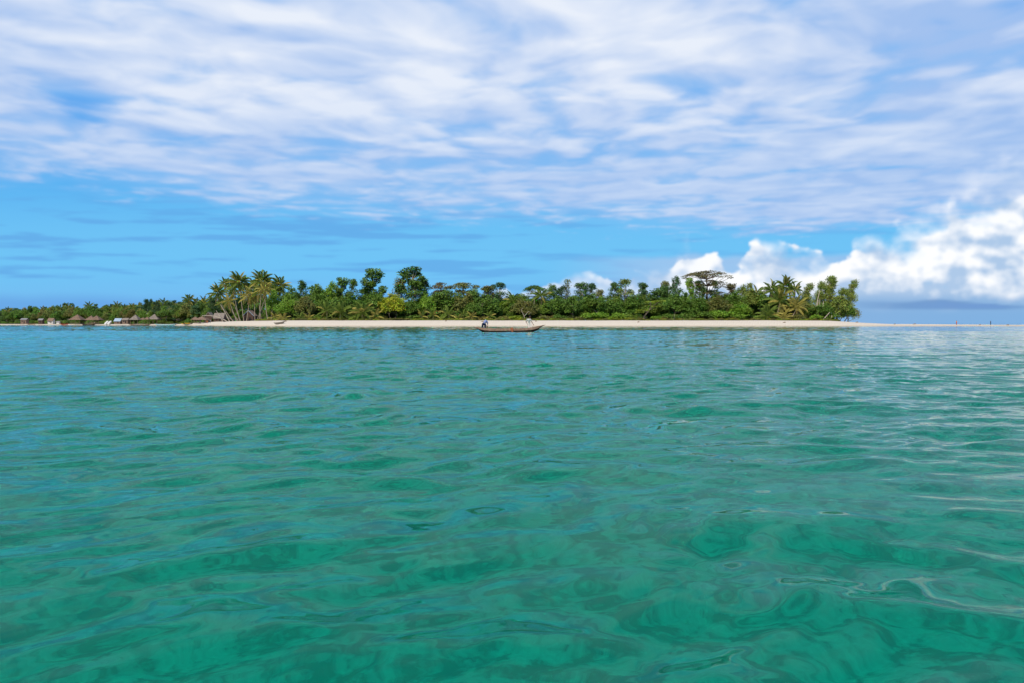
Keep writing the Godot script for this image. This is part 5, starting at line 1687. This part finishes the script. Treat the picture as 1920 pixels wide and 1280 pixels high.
func pavilion(label: String, px: float, far: float, wide: float, eave: float, apex: float, deck := true, mat := "thatch", group := "thatched shelters on the far shore") -> void:
	var at := spot(px, far)
	at.y = maxf(at.y, 0.35)
	var o := thing("thatched_pavilion", label, "hut", at, 0.0, group)
	var hx := wide / FOCAL * far * 0.5
	var ye := height_at(eave, far) - at.y
	var ya := height_at(apex, far) - at.y
	var s := Shape.new()
	thatch(s, hx, hx, ye, ya, 0.05, 6, int(px))
	part("roof", s.mesh(), mats[mat], o)
	for c in [[-1, -1], [1, -1], [-1, 1], [1, 1], [0, 1], [0, -1]]:
		var p := Shape.new()
		p.tube([Vector3(c[0] * hx * 0.72, -0.4, c[1] * hx * 0.72), Vector3(c[0] * hx * 0.72, ye + 0.25, c[1] * hx * 0.72)], [0.11, 0.09], 7)
		part("post", p.mesh(), mats["pole"], o)
	if deck:
		var d := Shape.new()
		d.box(Vector3(0, 0.55, 0), Vector3(hx * 1.6, 0.14, hx * 1.6))
		part("deck", d.mesh(), mats["board"], o)
		for e in [[0, 1], [1, 0], [-1, 0]]:
			var r := Shape.new()
			var c := Vector3(e[0] * hx * 0.76, 0, e[1] * hx * 0.76)
			var along := Vector3(e[1], 0, -e[0]) * hx * 0.76
			for y in [0.95, 1.35]:
				r.tube([c - along + Vector3(0, y, 0), c + along + Vector3(0, y, 0)], [0.035, 0.035], 5)
			part("railing", r.mesh(), mats["pole"], o)


func parasol(label: String, px: float, far: float, wide: float, eave: float, apex: float) -> void:
	var at := spot(px, far)
	at.y = maxf(at.y, 0.35)
	var o := thing("thatched_parasol", label, "parasol", at, 0.0, "thatched parasols on the far shore")
	var hx := wide / FOCAL * far * 0.5
	var ye := height_at(eave, far) - at.y
	var ya := height_at(apex, far) - at.y
	var s := Shape.new()
	thatch(s, hx, hx, ye, ya, 0.03, 4, int(px))
	part("canopy", s.mesh(), mats["thatch"], o)
	var p := Shape.new()
	p.tube([Vector3(0, -0.4, 0), Vector3(0, ya - 0.2, 0)], [0.10, 0.07], 7)
	part("pole", p.mesh(), mats["pole"], o)


# a small gabled house, its gable or its long side to the water
func house(label: String, px: float, far: float, wide: float, base: float, eave: float, ridge: float, deep: float, wall_mat: String, roof_mat: String, gable_front := false, category := "house", thick := 0.12, with_door := true, trim := "") -> Node3D:
	var at := spot(px, far)
	at.y = maxf(height_at(base, far), at.y)
	var o := thing("beach_house", label, category, at, 0.0, "huts and houses on the far shore")
	var w := wide / FOCAL * far
	var ye := height_at(eave, far) - at.y
	var yr := height_at(ridge, far) - at.y
	var lx := w * 0.5; var lz := deep * 0.5
	var over := 0.35
	var wall := Shape.new()
	var th := 0.14
	wall.box(Vector3(0, ye * 0.5 - 0.3, lz - over), Vector3(2 * lx - 2 * over, ye + 0.6, th))
	wall.box(Vector3(0, ye * 0.5 - 0.3, -lz + over), Vector3(2 * lx - 2 * over, ye + 0.6, th))
	for k in [-1.0, 1.0]:
		wall.box(Vector3(k * (lx - over - th * 0.5 - 0.003), ye * 0.5 - 0.3, 0), Vector3(th, ye + 0.6, 2 * (lz - over) - th - 0.01))
	if gable_front:
		for z in [lz - over, -lz + over]:
			for e in [0.5, -0.5]:
				wall.out_quad(Vector3(-lx + over, ye, z + e * th), Vector3(lx - over, ye, z + e * th), Vector3(0, yr - 0.12, z + e * th), Vector3(0, yr - 0.12, z + e * th), Vector3(0, ye, 0) if e * z > 0.0 else Vector3(0, ye, z * 2.0))
	else:
		for x in [lx - over, -lx + over]:
			for e in [0.5, -0.5]:
				wall.out_quad(Vector3(x + e * th, ye, -lz + over), Vector3(x + e * th, ye, lz - over), Vector3(x + e * th, yr - 0.12, 0), Vector3(x + e * th, yr - 0.12, 0), Vector3(0, ye, 0) if e * x > 0.0 else Vector3(x * 2.0, ye, 0))
	part("wall", wall.mesh(), mats[wall_mat], o)
	for k in [-1.0, 1.0]:
		var r := Shape.new()
		var a: Vector3; var b: Vector3; var run: Vector3
		if gable_front:
			a = Vector3(k * lx, ye - 0.1, 0); b = Vector3(0, yr, 0); run = Vector3(0, 0, lz)
		else:
			a = Vector3(0, ye - 0.1, k * lz); b = Vector3(0, yr, 0); run = Vector3(lx, 0, 0)
		var up := (b - a).cross(run).normalized()
		if up.y < 0.0: up = -up
		var n := 10
		for i in n:
			r.tint = Color.WHITE * (1.0 + 0.16 * warp.get_noise_2d(i * 40.0 + px, k * 30.0))
			var u0 := run * (float(i) / n * 2.0 - 1.0); var u1 := run * (float(i + 1) / n * 2.0 - 1.0)
			var mid := (a + b) * 0.5
			r.out_quad(a + u0 + up * thick, a + u1 + up * thick, b + u1 + up * thick, b + u0 + up * thick, mid - up)
			r.out_quad(a + u0, a + u1, b + u1, b + u0, mid + up)
		r.out_quad(a - run, a + run, a + run + up * thick, a - run + up * thick, (a + b) * 0.5)
		r.out_quad(a - run, b - run, b - run + up * thick, a - run + up * thick, Vector3(0, ye, 0))
		r.out_quad(a + run, b + run, b + run + up * thick, a + run + up * thick, Vector3(0, ye, 0))
		part("roof", r.mesh(), mats[roof_mat], o)
		if trim:
			var q := Shape.new()
			q.tube([a + run + up * 0.02, b + run + up * 0.02], [0.13, 0.13], 5)
			part("barge_board", q.mesh(), mats[trim], o)
	if with_door:
		var d := Shape.new()
		d.box(Vector3(lx * 0.25, minf(ye * 0.42, 0.95), lz - over + th * 0.5), Vector3(0.9, minf(ye * 0.84, 1.9), 0.06))
		part("door", d.mesh(), mats["dark"], o)
		var wd := Shape.new()
		wd.box(Vector3(-lx * 0.35, ye * 0.58, lz - over + th * 0.5), Vector3(0.9, minf(0.9, ye * 0.4), 0.06))
		part("window", wd.mesh(), mats["dark"], o)
	return o
